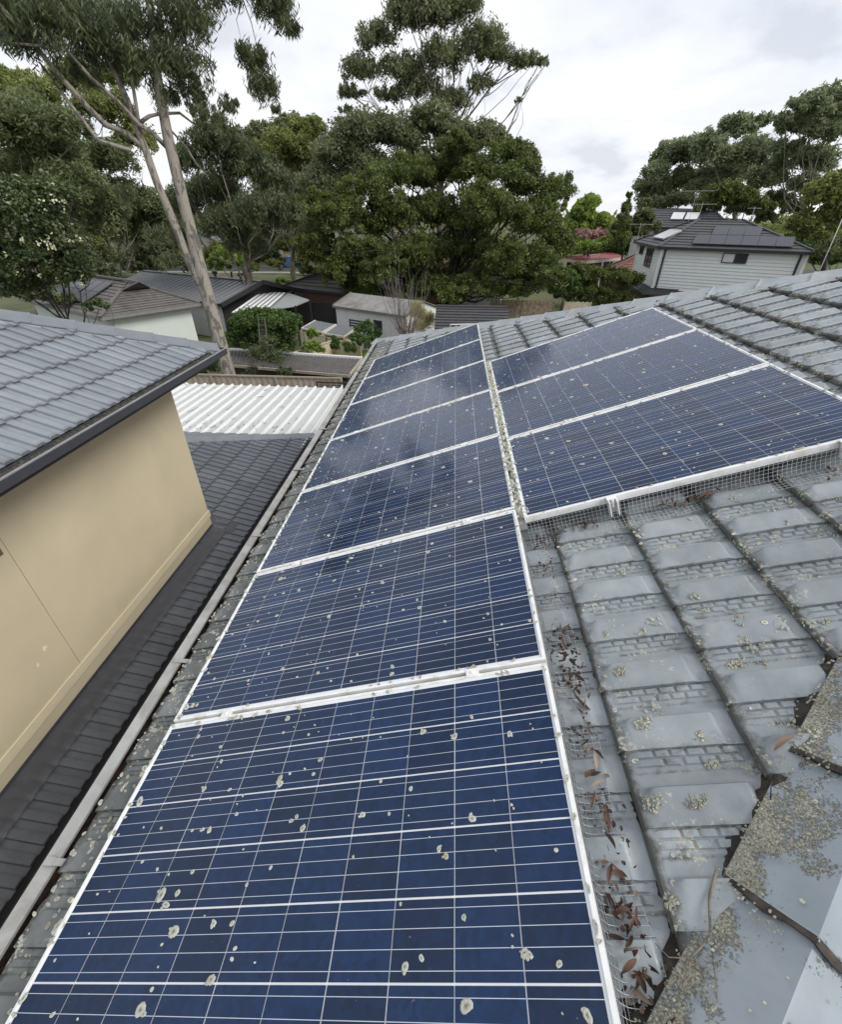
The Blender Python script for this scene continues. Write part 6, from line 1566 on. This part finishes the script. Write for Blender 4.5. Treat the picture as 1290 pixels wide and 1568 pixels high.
mb = MB(); h0, h1 = V3(atY(690, 497, 19)), V3(atY(735, 496, 19))
mb.tube([h0, h1], .022, 6)
for i in range(6): p = h0.lerp(h1, i / 5); mb.tube([p, p - Vector((0, 0, .9))], .014, 5)
hr.part(mb, 'rail', M_WHITE)
# --- paling fences
fence('grey brown paling fence under the big round tree', 'fence', [atZ(752, 459, -3.45), atZ(850, 460.5, -3.45)], -3.45, 1.9, M_PALING, 'paling')
fence('short pale new paling fence right of the grey brown one', 'fence', [atZ(866, 462, -3.5), atZ(906, 463, -3.5)], -3.5, 1.8, M_PALINGW, 'paling')
# --- red roofed carport and the terracotta roof
rc = Bld('red_carport', 'open carport with flat red roof and white fascia beyond the hedge', 'carport', (16, 55, G))
M_REDR = simple('red_sheet_roof', (.34, .075, .075), .5, .15, 1.5, bs=0)
r4 = [V3(atZ(861, 394, -2.25)), V3(atZ(892, 399, -2.25)), V3(atZ(956, 393, -2.1)), V3(atZ(938, 386, -2.0))]
mb = MB().add(r4 + [p - Vector((0, 0, .1)) for p in r4], [(0, 1, 2, 3), (7, 6, 5, 4), (0, 4, 5, 1), (1, 5, 6, 2), (2, 6, 7, 3), (3, 7, 4, 0)])
rc.part(mb, 'roof_sheet', M_REDR)
mb = MB().bar(r4[0] - Vector((0, 0, .2)), r4[1] - Vector((0, 0, .2)), .1, .28).bar(r4[1] - Vector((0, 0, .2)), r4[2] - Vector((0, 0, .2)), .1, .28); rc.part(mb, 'fascia', simple('pale_fascia', (.52, .45, .43), .6, .1, 2, bs=0))
for p in r4 + [r4[1].lerp(r4[2], .5), r4[0].lerp(r4[3], .5)]: rc.part(MB().bar(V3(p, G), p - Vector((0, 0, .1)), .14, .14), 'post', M_WHITE)
mb = MB().quad(V3(r4[0] + Vector((1, 1.5, 0)), G), V3(r4[3] + Vector((.5, .5, 0)), G), r4[3] + Vector((.5, .5, -.3)), r4[0] + Vector((1, 1.5, -.3))); rc.part(mb, 'back_wall', M_REDBR)
tr_ = Bld('terracotta_house', 'house with faded terracotta tiled roof between the red carport and the white clad house', 'house', (19, 52, G))
E4 = [(15.6, 47.6), (20.5, 45.5), (23.5, 54), (18, 56)]
hip_roof(tr_, E4, -2.9, (18.8, 49.5, -1.2), (20.2, 52.5, -1.2), M_RT_RED, 10, .05)
mb = MB(); wall_ring(mb, inset(E4, .5), G, -2.92); tr_.part(mb, 'wall', M_REDBR)
# --- white clad two-storey house
wh = Bld('white_clad_house', 'two storey white weatherboard house with charcoal roof carrying black solar panels, on the right', 'house', (21, 41, G))
E4 = [(16.55, 39.2), (25.0, 34.4), (27.6, 42.6), (17.35, 47.2)]; ZW = -.10
R0, R1 = (20.6, 42.9, 1.66), (23.2, 41.45, 1.62)
hip_roof(wh, E4, ZW, R0, R1, M_RT_CHAR, 11, .05, M_BLACKW)
W4 = inset(E4, .42)
M_BOARD = simple('white_weatherboard', (.66, .68, .69), .55, .04, 1.5, bs=0)
mb = MB()
for i in range(4):
    a, b2 = W4[i], W4[(i + 1) % 4]; d = (b2 - a).normalized(); nr = Vector((d.y, -d.x))
    nb_ = 13; z0, z1 = -2.95, ZW - .06
    for k in range(nb_):
        za_, zb_ = z0 + (z1 - z0) * k / nb_, z0 + (z1 - z0) * (k + 1) / nb_
        lo = nr * .055
        mb.add([(*(a + lo), za_), (*(b2 + lo), za_), (*b2, zb_), (*a, zb_), (*a, za_), (*b2, za_)], [(0, 1, 2, 3), (4, 5, 1, 0)])
wh.part(mb, 'weatherboards', M_BOARD, kind='stuff')
for p in W4: c = Vector(p); wh.part(MB().bar((c.x, c.y, -2.95), (c.x, c.y, ZW - .06), .22, .22), 'corner_board', M_WHITE)
mb = MB(); wall_ring(mb, W4, G, -2.95); wh.part(mb, 'lower_wall', M_REDBR)
mb = MB(); out4 = inset(E4, -.45); 
for i in (3, 0):
    a, b2 = W4[i], W4[(i + 1) % 4]; a2, b3 = out4[i], out4[(i + 1) % 4]
    if i == 0: b2 = a + (b2 - a) * .22; b3 = a2 + (b3 - a2) * .2
    course_face(mb, (*a2, -3.2), (*b3, -3.2), (*a, -2.86), (*b2, -2.86), 4, .05)
    mb.bar((*a2, -3.24), (*b3, -3.24), .1, .16)
wh.part(mb, 'skirt_roof', M_RT_CHAR)
mb = MB(); mb.bar((*(W4[0].lerp(W4[1], .028) + Vector((-.05, -.1))), -2.95), (*(W4[0].lerp(W4[1], .028) + Vector((-.05, -.1))), ZW - .1), .10, .10)
wh.part(mb, 'downpipe', M_BLACKW); mb = MB(); mb.bar((*(W4[0].lerp(W4[1], .965) + Vector((-.05, -.1))), -2.95), (*(W4[0].lerp(W4[1], .965) + Vector((-.05, -.1))), ZW - .1), .10, .10)
wh.part(mb, 'downpipe', M_BLACKW)
fr_d = (W4[1] - W4[0]).normalized(); fn = Vector((fr_d.y, -fr_d.x))
def wallpt(i, t, z):
    a, b2 = W4[i], W4[(i + 1) % 4]; p = a.lerp(b2, t); return Vector((p.x, p.y, z))
def plane_hit(u, v, p0, nrm):
    r_ = Vector(ray(u, v)); c = Vector(CAM_C); return c + r_ * ((p0 - c).dot(nrm) / r_.dot(nrm))
fn3 = Vector((fn.x, fn.y, 0)); fd3 = Vector((fr_d.x, fr_d.y, 0))
c = plane_hit(1126, 395.5, wallpt(0, 0, 0) + fn3 * .06, fn3)
window(wh, c, fd3, 1.55, .64, fn3, 2, [M_BLIND, M_GLASS])
ld = (W4[0] - W4[3]).normalized(); ln_ = Vector((ld.y, -ld.x)); ld3 = Vector((ld.x, ld.y, 0)); ln3 = Vector((ln_.x, ln_.y, 0))
for (u, v, w_, h_, k) in ((994, 394, 1.9, 1.35, 2), (983.5, 382, 1.2, .7, 1)):
    c = plane_hit(u, v, wallpt(3, 0, 0) + ln3 * .06, ln3); window(wh, c, ld3, w_, h_, ln3, k)
# black panels on the front roof face, in a row of six and a row of three
e0, e1, r0, r1 = (V3(E4[0], ZW), V3(E4[1], ZW), Vector(R0), Vector(R1))
dx_ = (e1 - e0).normalized(); up_ = (r0 - e0) - dx_ * (r0 - e0).dot(dx_); ln_up = up_.length; dy_ = up_.normalized(); nn_ = dx_.cross(dy_)
s_r0 = (r0 - e0).dot(dx_)
for i in range(6): pv(wh.t, 'black solar panels on the white clad house', 'one of the black solar panels in the lower row on the white clad house', e0 + dx_ * (2.15 + i * 1.02) + dy_ * (.45) + nn_ * .12, dx_, dy_, nn_, .99, 1.65)
for i in range(3): pv(wh.t, 'black solar panels on the white clad house', 'one of the three black solar panels in the upper row on the white clad house', e0 + dx_ * (3.1 + i * 1.02) + dy_ * (2.15) + nn_ * .12, dx_, dy_, nn_, .99, 1.65)
# collector on the left roof face, sky reflection painted as pale glass
l0, l1 = V3(E4[3], ZW), V3(E4[0], ZW); dl = (l1 - l0).normalized(); ul = (r0 - l0) - dl * (r0 - l0).dot(dl); ul.normalize(); nl = dl.cross(ul)
o_ = l0 + dl * 3.5 + ul * .75 + nl * .1
M_PALEC = simple('sky_glare_glass', (.55, .57, .58), .15, .05, 2, bs=0)
t = thing('solar_collector', 'solar collector with sky reflection coloured into its glass on the left roof slope of the white clad house', 'solar collector'); t.matrix_basis = Matrix(((dl.x, ul.x, nl.x, o_.x), (dl.y, ul.y, nl.y, o_.y), (dl.z, ul.z, nl.z, o_.z), (0, 0, 0, 1)))
f = MB(); ring_box(f, 3.0, 1.3, .06, 0, .1); f.build('frame', M_ALU, t); MB().box(.06, 2.94, .06, 1.24, .02, .09).build('glass', M_PALEC, t)
# --- house behind with two skylights
hb_ = Bld('skylight_house', 'far house with charcoal roof and two white skylights behind the white clad house', 'house', (27, 62, G))
E4 = [(21.4, 62), (30.5, 57), (34, 66), (24, 70)]
hip_roof(hb_, E4, .75, (24.8, 64.6, 2.55), (30.2, 61.8, 2.4), M_RT_CHAR, 8, .05, M_BLACKW)
mb = MB(); wall_ring(mb, inset(E4, .5), G, .73); hb_.part(mb, 'wall', M_FIBRO)
e0, e1, r0 = V3(E4[0], .75), V3(E4[1], .75), Vector((24.8, 64.6, 2.55)); dx_ = (e1 - e0).normalized(); up_ = (r0 - e0) - dx_ * (r0 - e0).dot(dx_); dy_ = up_.normalized(); nn_ = dx_.cross(dy_)
for i in range(2):
    o_ = e0 + dx_ * (3.9 + 1.45 * i) + dy_ * 1.6 + nn_ * .08
    f = MB(); M = Matrix(((dx_.x, dy_.x, nn_.x, o_.x), (dx_.y, dy_.y, nn_.y, o_.y), (dx_.z, dy_.z, nn_.z, o_.z), (0, 0, 0, 1)))
    f.box(0, 1.25, 0, 1.5, 0, .08, M=M); hb_.part(f, 'skylight', M_BLIND)
# --- television antennas
def antenna(px_top, px_bot, y, label, n, wide):
    p1 = V3(atY(*px_bot, y)); p0 = Vector((p1.x, p1.y, atY(*px_top, y)[2])); b = Bld('antenna', label, 'antenna', p1)
    mb = MB().tube([p1 - Vector((0, 0, .8)), p0], .018, 5); b.part(mb, 'mast', M_ALU)
    mb = MB(); d = Vector((.9, -.35, 0)).normalized(); s_ = Vector((.35, .9, 0)).normalized(); c = p0 - Vector((0, 0, .12))
    mb.tube([c - d * wide, c + d * wide], .013, 4)
    for i in range(n):
        q = c - d * wide + d * (2 * wide * (i + .5) / n); l_ = .55 - .3 * i / n; mb.tube([q - s_ * l_, q + s_ * l_], .009, 4)
    b.part(mb, 'elements', M_ALU)
antenna((1066, 290), (1058, 330), 52, 'tallest television antenna behind the white clad house', 7, 1.5)
antenna((1074, 310), (1070, 336), 47, 'television antenna just left of the ridge of the white clad house', 6, 1.1)
antenna((1158, 316), (1150, 338), 44, 'television antenna right of the ridge of the white clad house', 5, .5)
antenna((980, 341), (977, 366), 50, 'low television antenna left of the white clad house', 6, 1.1)
pt_ = V3(atY(1292, 333, 31)); 
pl_ = Bld('steel_pole', 'slim pale pole standing at the right edge beyond the ridge', 'pole', (pt_.x, pt_.y, G))
mb = MB().tube([(pt_.x, pt_.y, G), (pt_.x, pt_.y, 6)], [.032, .022], 8); pl_.part(mb, 'shaft', M_ALU, True)
# --- ladder in the garden
ldr = Bld('ladder', 'grey ladder leaning in the dark fruit tree', 'ladder', atY(402, 535, 17.9))
t0, b0 = V3(atY(400, 486, 18.2)), V3(atY(405, 540, 17.7)); s_ = Vector((.17, 0, 0))
mb = MB().tube([b0 - s_, t0 - s_ * .8], .022, 5).tube([b0 + s_, t0 + s_ * .8], .022, 5); ldr.part(mb, 'stile', M_CORR)
for i in range(7):
    p = b0.lerp(t0, (i + .5) / 7); mb = MB().tube([p - s_ * .95, p + s_ * .95], .015, 5); ldr.part(mb, 'rung', M_CORR)
# --- far street
def gable_house(label, c, yaw, w_, d_, zh, rise, wm, rm, name='far_house', nwin=3):
    b = Bld(name, label, 'house', (*c, G), 'far houses along the street'); Rm_ = Matrix.Rotation(yaw, 4, 'Z')
    T2 = lambda x, y, z: Vector((c[0], c[1], 0)) + (Rm_ @ Vector((x, y, z)))
    mb = MB(); wall_ring(mb, [T2(-w_/2, -d_/2, 0).to_2d(), T2(w_/2, -d_/2, 0).to_2d(), T2(w_/2, d_/2, 0).to_2d(), T2(-w_/2, d_/2, 0).to_2d()], G, zh)
    mb.add([T2(-w_/2, -d_/2, zh), T2(w_/2, -d_/2, zh), T2(0, -d_/2, zh + rise)], [(0, 1, 2)]).add([T2(-w_/2, d_/2, zh), T2(w_/2, d_/2, zh), T2(0, d_/2, zh + rise)], [(0, 1, 2)])
    b.part(mb, 'wall', wm)
    mb = MB(); o_ = .5
    course_face(mb, T2(-w_/2 - o_, -d_/2 - o_, zh - .15), T2(-w_/2 - o_, d_/2 + o_, zh - .15), T2(0, -d_/2 - o_, zh + rise + .05), T2(0, d_/2 + o_, zh + rise + .05), 7, .05)
    course_face(mb, T2(w_/2 + o_, d_/2 + o_, zh - .15), T2(w_/2 + o_, -d_/2 - o_, zh - .15), T2(0, d_/2 + o_, zh + rise + .05), T2(0, -d_/2 - o_, zh + rise + .05), 7, .05)
    b.part(mb, 'roof', rm)
    for i in range(nwin):
        window(b, T2(-w_/2 + w_ * (i + .5) / nwin, -d_/2 - .01, zh - 1.3), (Rm_ @ Vector((1, 0, 0))), 1.5, 1.1, (Rm_ @ Vector((0, -1, 0))), 2, fm=M_WHITE)
    return b
p = atZ(316, 397, G); gable_house('grey gabled far house seen left of the bright round bush', (p[0], p[1] - 2), .35, 8, 9, -2.6, 2.2, M_FIBRO, M_RT_CHAR)
p = atZ(225, 405, G); gable_house('low white far house behind the trees at left', (p[0] - 2, p[1]), .5, 10, 9, -2.8, 1.6, M_WHITE, M_RT_DARK)
p = atZ(405, 388, G); gable_house('brown brick far house across the street', (p[0] + 2, p[1] + 6), .2, 12, 9, -2.5, 2.2, M_REDBR, M_RT_RED)
p = atZ(700, 415, G); gable_house('brick far house hidden behind the big round tree', (p[0], p[1]), -.1, 12, 9, -2.5, 2.2, M_REDBR, M_RT_GREY)
# --- blue car on the street
cp_ = atZ(447, 409, G); car = thing('blue_car', 'blue hatchback parked on the far street', 'car', (cp_[0], cp_[1], G), radians(4.4))
M_BLUE = simple('blue_paint', (.02, .09, .24), .25, .05, 3, bs=0); M_RUB = simple('tyre_rubber', (.02, .02, .02), .8, .1, 3, bs=0)
sec = [(-2.0, .45, .75, .55), (-1.95, .30, .95, .80), (-1.1, .25, 1.0, .86), (.2, .25, .98, .88), (1.2, .25, .92, .86), (1.9, .30, .80, .78), (2.05, .42, .65, .6)]
mb = MB(); vs = []
for x, z0, z1, hw in sec: vs += [(x, -hw, z0), (x, -hw, (z0 + z1) / 2), (x, -hw * .93, z1), (x, hw * .93, z1), (x, hw, (z0 + z1) / 2), (x, hw, z0)]
mb.add(vs, [(i*6+j, i*6+(j+1) % 6, (i+1)*6+(j+1) % 6, (i+1)*6+j) for i in range(6) for j in range(6)] + [(5, 4, 3, 2, 1, 0), tuple(36 + i for i in range(6))])
mb.build('body', M_BLUE, car, True, 35)
mb = MB().add([(-1.75, -.74, .96), (1.0, -.76, .93), (.35, -.60, 1.42), (-1.3, -.60, 1.44), (-1.75, .74, .96), (1.0, .76, .93), (.35, .60, 1.42), (-1.3, .60, 1.44)], [(0, 1, 2, 3), (7, 6, 5, 4), (1, 5, 6, 2), (0, 3, 7, 4)]); mb.build('windows', M_GLASS, car)
MB().add([(-1.32, -.61, 1.44), (.36, -.61, 1.42), (.36, .61, 1.42), (-1.32, .61, 1.44), (-1.1, -.5, 1.49), (.2, -.5, 1.48), (.2, .5, 1.48), (-1.1, .5, 1.49)], [(0, 1, 5, 4), (1, 2, 6, 5), (2, 3, 7, 6), (3, 0, 4, 7), (4, 5, 6, 7)]).build('roof', M_BLUE, car)
wm_ = MB().tube([(0, -.1, 0), (0, .1, 0)], .31, 14).mesh('wheel', M_RUB)
for x in (-1.25, 1.3):
    for y in (-.78, .78): o = child('wheel', wm_, car); o.location = (x, y, .31)
